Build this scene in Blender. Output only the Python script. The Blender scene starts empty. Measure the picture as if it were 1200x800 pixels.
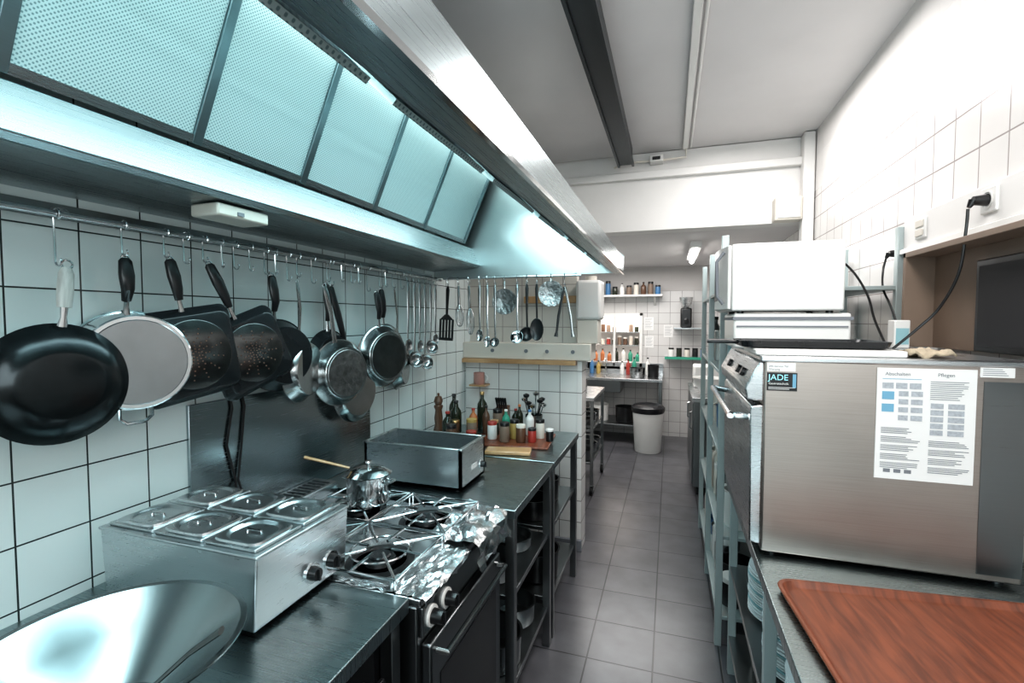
import bpy, bmesh, math, random
from mathutils import Vector, Matrix
random.seed(7)
sc=bpy.context.scene
COL=sc.collection
# ------------------------------------------------------------------ materials
def newmat(name):
    m=bpy.data.materials.new(name);m.use_nodes=True
    nt=m.node_tree;b=nt.nodes["Principled BSDF"]
    return m,nt,b
def plain(name,col,rough=.5,metal=0,bump=0,bscale=40,var=.0,emit=None,es=0,coat=0,dist=.01):
    m,nt,b=newmat(name)
    b.inputs['Base Color'].default_value=(*col,1)
    b.inputs['Roughness'].default_value=rough
    b.inputs['Metallic'].default_value=metal
    b.inputs['Coat Weight'].default_value=coat
    if emit:
        b.inputs['Emission Color'].default_value=(*emit,1);b.inputs['Emission Strength'].default_value=es
    tc=nt.nodes.new('ShaderNodeTexCoord')
    n=nt.nodes.new('ShaderNodeTexNoise');n.inputs['Scale'].default_value=bscale;n.inputs['Detail'].default_value=4
    nt.links.new(tc.outputs['Object'],n.inputs['Vector'])
    if var>0:
        r=nt.nodes.new('ShaderNodeMix');r.data_type='RGBA'
        r.inputs[6].default_value=(*[c*(1-var) for c in col],1);r.inputs[7].default_value=(*[min(1,c*(1+var)) for c in col],1)
        nt.links.new(n.outputs['Fac'],r.inputs[0]);nt.links.new(r.outputs[2],b.inputs['Base Color'])
    if bump>0:
        bp=nt.nodes.new('ShaderNodeBump');bp.inputs['Strength'].default_value=bump;bp.inputs['Distance'].default_value=dist
        nt.links.new(n.outputs['Fac'],bp.inputs['Height']);nt.links.new(bp.outputs['Normal'],b.inputs['Normal'])
    return m
def steel(name,col=(.62,.63,.64),rough=.28,scale=(3,3,200),var=.06,metal=1.0,smudge=.25,spread=.03):
    m,nt,b=newmat(name)
    b.inputs['Metallic'].default_value=metal
    tc=nt.nodes.new('ShaderNodeTexCoord');mp=nt.nodes.new('ShaderNodeMapping');mp.inputs['Scale'].default_value=scale
    n=nt.nodes.new('ShaderNodeTexNoise');n.inputs['Scale'].default_value=3;n.inputs['Detail'].default_value=3
    nt.links.new(tc.outputs['Object'],mp.inputs['Vector']);nt.links.new(mp.outputs['Vector'],n.inputs['Vector'])
    n2=nt.nodes.new('ShaderNodeTexNoise');n2.inputs['Scale'].default_value=3.5;n2.inputs['Detail'].default_value=3
    nt.links.new(tc.outputs['Object'],n2.inputs['Vector'])
    add=nt.nodes.new('ShaderNodeMath');add.operation='MULTIPLY_ADD';add.inputs[1].default_value=smudge;
    nt.links.new(n2.outputs['Fac'],add.inputs[0]);nt.links.new(n.outputs['Fac'],add.inputs[2])
    mr=nt.nodes.new('ShaderNodeMapRange');mr.inputs['From Min'].default_value=.3;mr.inputs['From Max'].default_value=.95
    mr.inputs['To Min'].default_value=max(.05,rough-spread);mr.inputs['To Max'].default_value=rough+spread
    nt.links.new(add.outputs[0],mr.inputs['Value']);nt.links.new(mr.outputs[0],b.inputs['Roughness'])
    mx=nt.nodes.new('ShaderNodeMix');mx.data_type='RGBA'
    mx.inputs[6].default_value=(*[c*(1-var) for c in col],1);mx.inputs[7].default_value=(*[min(1,c*(1+var)) for c in col],1)
    nt.links.new(add.outputs[0],mx.inputs[0]);nt.links.new(mx.outputs[2],b.inputs['Base Color'])
    return m
def tiles(name,axes,size,offs,c1,c2,grout,gsize=.0035,rough=.15,top=None,plaincol=(.8,.8,.8),bump=.5,vnoise=0):
    m,nt,b=newmat(name)
    g=nt.nodes.new('ShaderNodeNewGeometry');s=nt.nodes.new('ShaderNodeSeparateXYZ');c=nt.nodes.new('ShaderNodeCombineXYZ')
    nt.links.new(g.outputs['Position'],s.inputs[0])
    for i in (0,1):
        ad=nt.nodes.new('ShaderNodeMath');ad.operation='ADD';ad.inputs[1].default_value=-offs[i]+size*200
        nt.links.new(s.outputs[axes[i]],ad.inputs[0]);nt.links.new(ad.outputs[0],c.inputs[i])
    br=nt.nodes.new('ShaderNodeTexBrick');br.offset=0;br.squash=1
    br.inputs['Scale'].default_value=1;br.inputs['Brick Width'].default_value=size;br.inputs['Row Height'].default_value=size
    br.inputs['Mortar Size'].default_value=gsize;br.inputs['Mortar Smooth'].default_value=.2
    br.inputs['Color1'].default_value=(*c1,1);br.inputs['Color2'].default_value=(*c2,1);br.inputs['Mortar'].default_value=(*grout,1)
    nt.links.new(c.outputs[0],br.inputs['Vector'])
    colout=br.outputs['Color'];hf=br.outputs['Fac']
    inv=nt.nodes.new('ShaderNodeMath');inv.operation='SUBTRACT';inv.inputs[0].default_value=1
    nt.links.new(hf,inv.inputs[1])
    if vnoise:
        n=nt.nodes.new('ShaderNodeTexNoise');n.inputs['Scale'].default_value=6;n.inputs['Detail'].default_value=8
        nt.links.new(g.outputs['Position'],n.inputs['Vector'])
        mr=nt.nodes.new('ShaderNodeMapRange');mr.inputs['To Min'].default_value=1-vnoise;mr.inputs['To Max'].default_value=1+vnoise
        nt.links.new(n.outputs['Fac'],mr.inputs['Value'])
        mm=nt.nodes.new('ShaderNodeMix');mm.data_type='RGBA';mm.blend_type='MULTIPLY';mm.inputs[0].default_value=1
        cc=nt.nodes.new('ShaderNodeCombineXYZ')
        for i in range(3): nt.links.new(mr.outputs[0],cc.inputs[i])
        nt.links.new(colout,mm.inputs[6]);nt.links.new(cc.outputs[0],mm.inputs[7]);colout=mm.outputs[2]
    if top is not None:
        gt=nt.nodes.new('ShaderNodeMath');gt.operation='GREATER_THAN';gt.inputs[1].default_value=top
        nt.links.new(s.outputs['Z'],gt.inputs[0])
        mx=nt.nodes.new('ShaderNodeMix');mx.data_type='RGBA'
        nt.links.new(gt.outputs[0],mx.inputs[0]);nt.links.new(colout,mx.inputs[6]);mx.inputs[7].default_value=(*plaincol,1)
        colout=mx.outputs[2]
        r2=nt.nodes.new('ShaderNodeMapRange');r2.inputs['To Min'].default_value=rough;r2.inputs['To Max'].default_value=.6
        nt.links.new(gt.outputs[0],r2.inputs['Value']);nt.links.new(r2.outputs[0],b.inputs['Roughness'])
    else: b.inputs['Roughness'].default_value=rough
    nt.links.new(colout,b.inputs['Base Color'])
    bp=nt.nodes.new('ShaderNodeBump');bp.inputs['Strength'].default_value=bump;bp.inputs['Distance'].default_value=.002
    nt.links.new(inv.outputs[0],bp.inputs['Height']);nt.links.new(bp.outputs['Normal'],b.inputs['Normal'])
    return m
def woodmat(name,c1,c2,rough=.35,scale=(2,25,2),coat=.3):
    m,nt,b=newmat(name)
    tc=nt.nodes.new('ShaderNodeTexCoord');mp=nt.nodes.new('ShaderNodeMapping');mp.inputs['Scale'].default_value=scale
    n=nt.nodes.new('ShaderNodeTexNoise');n.inputs['Scale'].default_value=4;n.inputs['Detail'].default_value=8;n.inputs['Distortion'].default_value=.6
    nt.links.new(tc.outputs['Object'],mp.inputs['Vector']);nt.links.new(mp.outputs['Vector'],n.inputs['Vector'])
    cr=nt.nodes.new('ShaderNodeValToRGB');cr.color_ramp.elements[0].position=.35;cr.color_ramp.elements[1].position=.65
    cr.color_ramp.elements[0].color=(*c1,1);cr.color_ramp.elements[1].color=(*c2,1)
    nt.links.new(n.outputs['Fac'],cr.inputs['Fac']);nt.links.new(cr.outputs['Color'],b.inputs['Base Color'])
    b.inputs['Roughness'].default_value=rough;b.inputs['Coat Weight'].default_value=coat
    return m
def perfmat(name):
    m,nt,b=newmat(name)
    g=nt.nodes.new('ShaderNodeTexCoord')
    s=nt.nodes.new('ShaderNodeSeparateXYZ');nt.links.new(g.outputs['Object'],s.inputs[0])
    outs=[]
    for ax,k in (('Y',2*math.pi/.010),('Z',2*math.pi/.009)):
        mu=nt.nodes.new('ShaderNodeMath');mu.operation='MULTIPLY';mu.inputs[1].default_value=k
        nt.links.new(s.outputs[ax],mu.inputs[0])
        si=nt.nodes.new('ShaderNodeMath');si.operation='SINE';nt.links.new(mu.outputs[0],si.inputs[0]);outs.append(si)
    pr=nt.nodes.new('ShaderNodeMath');pr.operation='MULTIPLY'
    nt.links.new(outs[0].outputs[0],pr.inputs[0]);nt.links.new(outs[1].outputs[0],pr.inputs[1])
    gt=nt.nodes.new('ShaderNodeMapRange');gt.inputs['From Min'].default_value=.1;gt.inputs['From Max'].default_value=.6
    nt.links.new(pr.outputs[0],gt.inputs['Value'])
    mx=nt.nodes.new('ShaderNodeMix');mx.data_type='RGBA'
    mx.inputs[6].default_value=(.56,.67,.67,1);mx.inputs[7].default_value=(.20,.30,.31,1)
    nt.links.new(gt.outputs[0],mx.inputs[0]);nt.links.new(mx.outputs[2],b.inputs['Base Color'])
    b.inputs['Metallic'].default_value=.35;b.inputs['Roughness'].default_value=.4
    return m
M_={}
M_['steel']=steel('brushed_steel',(.55,.56,.57))
M_['steel_dk']=steel('dark_worn_steel',(.25,.265,.27),rough=.30,var=.04)
M_['splash']=steel('splashback_steel',(.38,.43,.45),rough=.26,scale=(3,3,120))
M_['wtop']=steel('worktop_steel',(.31,.37,.38),rough=.27,scale=(3,90,3),smudge=.5)
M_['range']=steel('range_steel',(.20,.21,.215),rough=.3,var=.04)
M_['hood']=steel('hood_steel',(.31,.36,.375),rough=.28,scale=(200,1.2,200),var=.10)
M_['hoodend']=steel('hood_end_steel',(.42,.47,.47),rough=.34,scale=(3,3,120),smudge=.5)
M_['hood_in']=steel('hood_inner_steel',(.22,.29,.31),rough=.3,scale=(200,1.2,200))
M_['machine']=steel('machine_steel',(.35,.305,.28),rough=.33,scale=(2,2,200),var=.2,smudge=.7,spread=.08)
M_['bm']=steel('warmer_steel',(.54,.575,.59),rough=.27,scale=(6,6,160),smudge=.6,var=.06)
M_['chrome']=plain('polished_steel',(.66,.68,.69),.12,1)
M_['bowlsteel']=plain('spun_steel',(.36,.40,.41),.24,1,var=.12,bscale=5)
M_['pansteel']=plain('pan_steel',(.36,.37,.37),.2,1,var=.3,bscale=10)
M_['panbase']=plain('scorched_pan_base',(.15,.16,.16),.25,1,var=.5,bscale=14)
M_['panpolish']=plain('polished_pan_base',(.34,.36,.37),.17,1,var=.25,bscale=9)
M_['panalu']=plain('pan_hammered_aluminium',(.28,.28,.28),.32,1,bump=.8,bscale=45,var=.6,dist=.006)
M_['black']=plain('black_nonstick',(.015,.017,.019),.25,.2,var=.4,bscale=9)
M_['blackpan']=plain('black_carbon_steel',(.024,.028,.03),.2,.7,var=.95,bscale=9,bump=.14)
M_['plastic']=plain('black_plastic',(.010,.010,.011),.3)
M_['copper']=plain('dark_base_metal',(.12,.125,.125),.22,1,var=.6,bscale=20)
M_['copperdot']=plain('copper_dots',(.36,.25,.20),.3,1)
M_['foil']=plain('aluminium_foil',(.60,.62,.63),.26,1,bump=.6,bscale=22)
M_['white']=plain('white_enamel',(.70,.69,.67),.3)
M_['cream']=plain('cream_plastic',(.62,.58,.52),.45)
M_['wall']=plain('white_paint',(.70,.685,.67),.6,var=.08,bscale=3,bump=.05)
M_['ceil']=plain('ceiling_paint',(.64,.62,.62),.55,var=.10,bscale=2)
M_['ceilmetal']=plain('satin_ceiling_cladding',(.62,.60,.60),.34,.45,var=.12,bscale=1.5)
M_['beam']=steel('dark_duct_steel',(.035,.042,.046),rough=.35,scale=(40,2,40),metal=.6)
M_['tileL']=tiles('white_wall_tile_left',('Y','Z'),.15,(.818,1.226),(.66,.71,.705),(.61,.67,.665),(.03,.035,.035),gsize=.0022,rough=.12)
M_['tileR']=tiles('white_wall_tile_right',('Y','Z'),.15,(2.045,.08),(.70,.67,.655),(.67,.65,.635),(.34,.30,.29),gsize=.0028,rough=.2,top=2.53,plaincol=(.70,.68,.665),bump=.8)
M_['tileP']=tiles('white_partition_tile',('X','Z'),.15,(-.57,.05),(.76,.74,.72),(.70,.69,.67),(.26,.24,.23),gsize=.003,rough=.2)
M_['tilePu']=tiles('beige_partition_tile',('X','Z'),.15,(-.57,.05),(.60,.57,.52),(.56,.54,.50),(.33,.30,.28),gsize=.003,rough=.25)
M_['tilePy']=tiles('white_partition_side_tile',('Y','Z'),.15,(3.24,.05),(.76,.74,.72),(.72,.70,.68),(.26,.24,.23),gsize=.003,rough=.2)
M_['tileF']=tiles('white_far_tile',('X','Z'),.15,(0,.05),(.60,.58,.57),(.54,.53,.52),(.28,.26,.26),gsize=.003,rough=.25,top=2.0,plaincol=(.5,.48,.47))
M_['floor']=tiles('grey_floor_tile',('X','Y'),.30,(-.354,.1),(.085,.085,.094),(.110,.108,.116),(.02,.02,.022),gsize=.004,rough=.28,vnoise=.5,bump=.3)
M_['perf']=perfmat('perforated_filter')
M_['fabric']=plain('beige_cloth',(.36,.30,.22),.9,var=.3,bscale=60,bump=.4)
M_['tray']=woodmat('red_brown_tray',(.10,.030,.016),(.19,.055,.026),rough=.42,scale=(14,1.5,2),coat=.08)
M_['woodlt']=woodmat('light_wood',(.38,.22,.10),(.50,.32,.17))
M_['wooddk']=woodmat('dark_wood',(.07,.035,.02),(.12,.06,.035))
M_['greywood']=woodmat('weathered_handle_wood',(.36,.35,.33),(.52,.51,.49),scale=(20,20,3),coat=0)
M_['paper']=plain('paper',(.74,.73,.72),.6)
M_['inkblue']=plain('blue_print',(.16,.36,.50),.5)
M_['inkgrey']=plain('grey_print',(.18,.19,.21),.6)
M_['inkpale']=plain('pale_grey_print',(.38,.40,.43),.6,var=.4,bscale=150)
M_['glow']=plain('lamp_tube_glow',(1,1,1),.4,emit=(.80,1,1),es=4)
M_['glow2']=plain('lamp_diffuser_glow',(1,1,1),.4,emit=(1,.97,.92),es=7)
M_['bag']=plain('black_bin_bag',(.015,.015,.017),.3,bump=.8,bscale=25)
M_['glass']=plain('dark_bottle_glass',(.02,.025,.015),.08)
M_['green']=plain('green_plastic',(.04,.28,.19),.4)
M_['red']=plain('red_plastic',(.33,.04,.03),.4)
M_['orange']=plain('orange_plastic',(.45,.16,.06),.45)
M_['yellow']=plain('mustard_plastic',(.40,.28,.09),.45)
M_['blue']=plain('blue_plastic',(.06,.17,.33),.4)
M_['cyan']=plain('pale_cyan_plastic',(.28,.46,.50),.3)
M_['plate']=plain('glazed_china',(.72,.75,.76),.12,coat=.5)
M_['rack']=plain('pale_rack_paint',(.40,.46,.46),.35,.3)
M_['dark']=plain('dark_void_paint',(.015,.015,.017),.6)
M_['brown']=plain('brown_board',(.20,.145,.11),.5,var=.1,bscale=8)
M_['brass']=plain('brass',(.6,.42,.2),.3,1)
# ------------------------------------------------------------------ mesh helpers
def box(bm,x0,x1,y0,y1,z0,z1):
    v=[bm.verts.new((x,y,z)) for x in (x0,x1) for y in (y0,y1) for z in (z0,z1)]
    for f in ((0,1,3,2),(4,6,7,5),(0,4,5,1),(2,3,7,6),(0,2,6,4),(1,5,7,3)): bm.faces.new([v[i] for i in f])
def prism(bm,pts,axis,a,b):
    def mk(p,t):
        if axis=='y': return (p[0],t,p[1])
        if axis=='x': return (t,p[0],p[1])
        return (p[0],p[1],t)
    A=[bm.verts.new(mk(p,a)) for p in pts];B=[bm.verts.new(mk(p,b)) for p in pts]
    bm.faces.new(A);bm.faces.new(B[::-1]);n=len(pts)
    for i in range(n): bm.faces.new((A[i],A[(i+1)%n],B[(i+1)%n],B[i]))
def frame(d):
    d=d.normalized();u=d.orthogonal().normalized();return u,d.cross(u)
def cyl(bm,p0,p1,r0,r1=None,seg=16):
    p0=Vector(p0);p1=Vector(p1);r1=r0 if r1 is None else r1
    u,w=frame(p1-p0)
    A=[];B=[]
    for i in range(seg):
        t=2*math.pi*i/seg;d=u*math.cos(t)+w*math.sin(t)
        A.append(bm.verts.new(p0+d*r0));B.append(bm.verts.new(p1+d*r1))
    for i in range(seg): bm.faces.new((A[i],A[(i+1)%seg],B[(i+1)%seg],B[i]))
    bm.faces.new(A[::-1]);bm.faces.new(B)
def lathe(bm,prof,M=Matrix(),seg=32):
    rings=[]
    for r,z in prof:
        if r<1e-6: rings.append([bm.verts.new(M@Vector((0,0,z)))])
        else: rings.append([bm.verts.new(M@Vector((r*math.cos(2*math.pi*i/seg),r*math.sin(2*math.pi*i/seg),z))) for i in range(seg)])
    n=len(rings)
    for k in range(n-1):
        a=rings[k];b=rings[(k+1)%n]
        for i in range(seg):
            j=(i+1)%seg
            if len(a)==1 and len(b)==1: continue
            if len(a)==1: bm.faces.new((a[0],b[i],b[j]))
            elif len(b)==1: bm.faces.new((a[i],b[0],a[j]))
            else: bm.faces.new((a[i],a[j],b[j],b[i]))
def tube(bm,pts,r,seg=8,closed=False,flat=1.0,flatdir=None):
    pts=[Vector(p) for p in pts];n=len(pts);rs=r if isinstance(r,(list,tuple)) else [r]*n
    prev=None;rings=[]
    for i,p in enumerate(pts):
        if closed: d=(pts[(i+1)%n]-pts[i-1])
        else: d=pts[min(i+1,n-1)]-pts[max(i-1,0)]
        d.normalize()
        if prev is None:
            if flatdir is not None: u=(Vector(flatdir)-d*d.dot(Vector(flatdir))).normalized()
            else: u=d.orthogonal().normalized()
        else:
            u=prev-d*prev.dot(d);u.normalize()
        prev=u;w=d.cross(u)
        rings.append([bm.verts.new(p+(u*math.cos(2*math.pi*k/seg)*flat+w*math.sin(2*math.pi*k/seg))*rs[i]) for k in range(seg)])
    for i in range(n if closed else n-1):
        a=rings[i];b=rings[(i+1)%n]
        for k in range(seg): bm.faces.new((a[k],a[(k+1)%seg],b[(k+1)%seg],b[k]))
    if not closed: bm.faces.new(rings[0][::-1]);bm.faces.new(rings[-1])
def arc(c,r,a0,a1,n,plane='yz'):
    out=[]
    for i in range(n+1):
        t=math.radians(a0+(a1-a0)*i/n);a=r*math.cos(t);b=r*math.sin(t)
        if plane=='yz': out.append((c[0],c[1]+a,c[2]+b))
        elif plane=='xz': out.append((c[0]+a,c[1],c[2]+b))
        else: out.append((c[0]+a,c[1]+b,c[2]))
    return out
def BM(fn=None,*a,**k):
    b=bmesh.new()
    if fn: fn(b,*a,**k)
    return b
def tomesh(name,bm,mat,ang=35):
    bmesh.ops.recalc_face_normals(bm,faces=bm.faces)
    me=bpy.data.meshes.new(name);bm.to_mesh(me);bm.free()
    for p in me.polygons: p.use_smooth=True
    me.set_sharp_from_angle(angle=math.radians(ang))
    me.materials.append(mat);return me
def mobj(name,bm,mat,bevel=0,ang=35):
    o=bpy.data.objects.new(name,tomesh(name,bm,mat,ang));COL.objects.link(o)
    if bevel:
        md=o.modifiers.new('bevel','BEVEL');md.width=bevel;md.segments=2;md.limit_method='ANGLE'
    return o
class Thing:
    def __init__(s,name,label,cat,loc=(0,0,0),rot=(0,0,0),group=None):
        s.o=bpy.data.objects.new(name,None);s.o.empty_display_size=.05;COL.objects.link(s.o)
        s.o.location=loc;s.o.rotation_euler=rot;s.loc=Vector(loc)
        s.o['label']=label;s.o['category']=cat
        if group: s.o['group']=group
    def part(s,name,bm,mat,world=False,bevel=0,parent=None,label=None,ang=35):
        if world: bmesh.ops.translate(bm,vec=-s.loc,verts=bm.verts)
        o=mobj(name,bm,mat,bevel,ang);o.parent=parent or s.o
        if label: o['label']=label
        return o
def solo(name,label,cat,bm,mat,loc=(0,0,0),rot=(0,0,0),group=None,bevel=0,world=False,ang=35):
    if world: bmesh.ops.translate(bm,vec=-Vector(loc),verts=bm.verts)
    o=mobj(name,bm,mat,bevel,ang);o.location=loc;o.rotation_euler=rot
    o['label']=label;o['category']=cat
    if group: o['group']=group
    return o
def struct(name,bm,mat,bevel=0):
    o=mobj(name,bm,mat,bevel);o['kind']='structure';return o
def textmesh(bm,s,size,loc,align='LEFT'):
    cu=bpy.data.curves.new('t','FONT');cu.body=s;cu.size=size;cu.align_x=align;cu.extrude=.0002
    o=bpy.data.objects.new('t',cu);COL.objects.link(o)
    bpy.context.view_layer.update()
    me=bpy.data.meshes.new_from_object(o.evaluated_get(bpy.context.evaluated_depsgraph_get()))
    me.transform(Matrix.Translation(loc)@Matrix.Rotation(math.radians(90),4,'X'))
    bm.from_mesh(me);bpy.data.objects.remove(o);bpy.data.meshes.remove(me)
# ------------------------------------------------------------------ camera
a=math.atan2(185,560);p=math.atan2(25,560)
F=Vector((-math.sin(a)*math.cos(p),math.cos(a)*math.cos(p),-math.sin(p)));R=Vector((math.cos(a),math.sin(a),0));U=R.cross(F)
cam=bpy.data.cameras.new("camera");co=bpy.data.objects.new("camera",cam);COL.objects.link(co);sc.camera=co
cam.lens=16.8;cam.sensor_width=36;cam.clip_start=.02
co.matrix_world=Matrix(((R.x,U.x,-F.x,0),(R.y,U.y,-F.y,0),(R.z,U.z,-F.z,1.6),(0,0,0,1)))
# ------------------------------------------------------------------ room
YB=-1.4
struct('wall_left',BM(box,-1.53,-1.43,YB,7,0,2.96),M_['tileL'])
struct('wall_right',BM(box,.98,1.08,YB,7,0,2.96),M_['tileR'])
struct('wall_near',BM(box,-1.53,1.08,YB-.1,YB,0,2.96),M_['wall'])
struct('floor',BM(box,-1.53,1.08,YB-.1,7.8,-.1,0),M_['floor'])
struct('ceiling',BM(box,-1.53,1.08,YB-.1,4.25,2.96,3.06),M_['ceil'])
struct('ceiling_far_room',BM(box,-1.53,1.08,4.25,7.8,2.33,2.43),M_['ceil'])
struct('trim_1',BM(box,-1.43,.98,4.09,4.25,2.33,2.955),M_['wall'],.004)
struct('trim_2',BM(box,-1.43,.98,4.04,4.09,2.74,2.80),M_['wall'],.006)
struct('trim_3',BM(box,-1.425,-.405,YB,4.04,2.935,2.958),M_['ceilmetal'])
struct('trim_4',BM(box,.90,.975,3.98,4.08,.0,2.955),M_['wall'],.01)
b=BM();box(b,-1.43,-1.08,6.9,7,0,2.33);box(b,-.40,.98,6.9,7,0,2.33);box(b,-1.08,-.40,6.9,7,1.66,2.33);box(b,-1.08,-.40,6.9,7,0,.95)
struct('wall_far',b,M_['tileF'])
b=BM();box(b,-1.53,-1.43,7,7.8,0,2.4);box(b,.1,.2,7,7.8,0,2.4);box(b,-1.53,.2,7.7,7.8,0,2.4)
struct('wall_hatch_room',b,M_['wall'])
b=BM()
for x0,x1,z0,z1 in ((-1.12,-1.08,.91,1.70),(-.40,-.36,.91,1.70),(-1.12,-.36,1.66,1.70),(-1.12,-.36,.91,.95),(-.76,-.73,.95,1.66)):
    box(b,x0,x1,6.86,6.895,z0,z1)
struct('window_1',b,M_['white'],.003)
struct('wall_partition',BM(box,-1.43,-.60,3.24,3.40,0,1.30),M_['tileP'])
struct('trim_5',BM(box,-.60,-.565,3.235,3.405,0,1.32),M_['tilePy'],.003)
struct('wall_partition_upper',BM(box,-1.43,-.62,3.32,3.40,1.44,2.3),M_['tilePu'])
struct('trim_6',BM(box,-1.43,-.50,3.19,3.42,1.325,1.44),M_['cream'],.006)
struct('trim_7',BM(box,-1.43,-.60,3.17,3.24,1.295,1.325),M_['woodlt'])
struct('trim_8',BM(box,-1.0,-.62,3.295,3.32,1.72,1.77),M_['woodlt'],.003)
for x in (-.62,-.80,-.95,-1.2):
    solo('cable_grommet','small round grey cap set in a cream ledge box','cap',BM(cyl,(x,3.189,1.385),(x,3.182,1.385),.013,seg=20),M_['inkgrey'],loc=(x,3.189,1.385),world=True,group='ledge grommets')
struct('baseboard_partition',BM(box,-1.43,-.56,3.215,3.24,0,.08),M_['inkgrey'],.003)
solo('splashback_panel','brushed steel splash panel fixed to the tiled wall behind the stove','splashback',BM(box,-1.431,-1.418,1.085,2.03,.90,1.335),M_['splash'],loc=(-1.425,1.5,.9),world=True,bevel=.002)
t=Thing('ceiling_duct','long dark steel rectangular duct running under the ceiling','duct',(-.35,1.5,2.82))
t.part('duct_body',BM(box,-.40,-.30,YB+.02,3.95,2.83,2.96),M_['beam'],True,.004)
for x in (-.405,-.295): t.part('edge_rail',BM(box,x-.008,x+.008,YB+.02,3.95,2.815,2.84),M_['beam'],True)
t=Thing('ceiling_conduit','twin white cable conduit strip on the ceiling','conduit',(.1,1.5,2.955))
t.part('conduit_strip',BM(box,.075,.115,YB+.02,4.03,2.93,2.96),M_['white'],True,.004)
t.part('cable',BM(cyl,(.135,YB+.02,2.945),(.135,4.03,2.945),.008,seg=10),M_['white'],True)
b=BM();tube(b,[(-.45,4.03,2.84),(-.40,4.02,2.86),(-.3,4.02,2.87),(-.1,4.02,2.865),(.1,4.02,2.87),(.1,4.02,2.94)],.008)
solo('ceiling_cable','thin white cable clipped along the ceiling beam','cable',b,M_['cream'],loc=(-.1,4.02,2.87),world=True)
t=Thing('beam_sensor','small white box fitting with a black lens under the ceiling beam','sensor',(-.1,4.02,2.82))
t.part('case',BM(box,-.17,-.07,3.98,4.091,2.85,2.90),M_['white'],True,.006)
t.part('lens',BM(box,-.15,-.09,3.972,3.981,2.86,2.885),M_['plastic'],True,.003)
t=Thing('junction_box','white electrical junction box mounted on the beam corner','electrical box',(.8,4.03,2.36))
t.part('case',BM(box,.72,.90,3.97,4.092,2.33,2.50),M_['cream'],True,.008)
t.part('lid',BM(box,.735,.885,3.962,3.972,2.345,2.485),M_['white'],True,.004)
# ------------------------------------------------------------------ hood
HY0,HY1=-.45,2.76
t=Thing('extractor_hood','large stainless steel extractor hood with perforated grease filters over the stove','extractor hood',(-.85,1.2,1.9))
b=BM()
prism(b,[(-.25,1.86),(-.25,1.945),(-.27,1.96),(-.92,2.55),(-1.42,2.55),(-1.42,2.535),(-.925,2.535),(-.285,1.955),(-.262,1.94),(-.262,1.872),(-.29,1.872),(-.29,1.895),(-.30,1.895),(-.30,1.86)],'y',HY0,HY1)
t.part('canopy_shell',b,M_['hood'],True)
t.part('lip_edge',BM(box,-.255,-.246,HY0,HY1+.002,1.856,1.866),M_['chrome'],True)
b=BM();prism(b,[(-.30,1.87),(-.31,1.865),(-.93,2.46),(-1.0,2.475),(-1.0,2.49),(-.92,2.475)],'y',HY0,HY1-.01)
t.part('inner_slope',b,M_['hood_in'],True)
b=BM();prism(b,[(-1.431,1.905),(-1.13,1.92),(-1.115,1.935),(-1.175,2.045),(-1.20,2.05),(-1.431,2.05)],'y',HY0,HY1)
t.part('grease_trough',b,M_['hood'],True,.003)
b=BM();prism(b,[(-1.425,1.865),(-.25,1.865),(-.25,1.96),(-.92,2.55),(-1.425,2.55)],'y',HY1-.012,HY1+.003)
t.part('end_panel',b,M_['hoodend'],True)
b=BM();prism(b,[(-.985,2.445),(-.935,2.440),(-.93,2.475),(-1.0,2.475)],'y',HY0,HY1-.02)
t.part('light_strip',b,M_['glow'],True)
ys=[-.28,.14,.56,.95,1.33,1.74,2.17,2.66]
P0=Vector((-1.185,0,2.06));P1=Vector((-1.005,0,2.465));n=Vector((.914,0,-.406))
for i in range(len(ys)-1):
    b=BM();q=[P0-n*.004,P1-n*.004,P1-n*.016,P0-n*.016]
    prism(b,[(v.x,v.z) for v in q],'y',ys[i]+.014,ys[i+1]-.014)
    t.part('filter_panel',b,M_['perf'],True)
for y in ys:
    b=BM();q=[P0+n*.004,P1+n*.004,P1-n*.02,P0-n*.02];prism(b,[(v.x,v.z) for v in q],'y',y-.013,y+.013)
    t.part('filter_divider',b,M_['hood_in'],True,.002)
for A,B in ((0,.05),(.95,1.0)):
    b=BM();q=[P0.lerp(P1,A)+n*.002,P0.lerp(P1,B)+n*.002,P0.lerp(P1,B)-n*.018,P0.lerp(P1,A)-n*.018]
    prism(b,[(v.x,v.z) for v in q],'y',ys[0],ys[-1]);t.part('filter_rail',b,M_['hood'],True)
Q0=Vector((-.36,0,1.908));Q1=Vector((-.89,0,2.416));m_=Vector((-.69,0,-.72))
for i in range(len(ys)-1):
    b=BM();q=[Q0+m_*.004,Q1+m_*.004,Q1+m_*.014,Q0+m_*.014];prism(b,[(v.x,v.z) for v in q],'y',ys[i]+.03,ys[i+1]-.03)
    t.part('slope_panel',b,M_['perf'],True)
t2=Thing('hood_lamp_box','small white lamp housing under the hood trough','lamp fitting',(-1.17,1.05,1.88))
t2.part('case',BM(box,-1.24,-1.14,.97,1.14,1.880,1.914),M_['cream'],True,.006)
t2.part('switch',BM(box,-1.141,-1.136,1.03,1.05,1.888,1.898),M_['inkgrey'],True)
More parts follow.
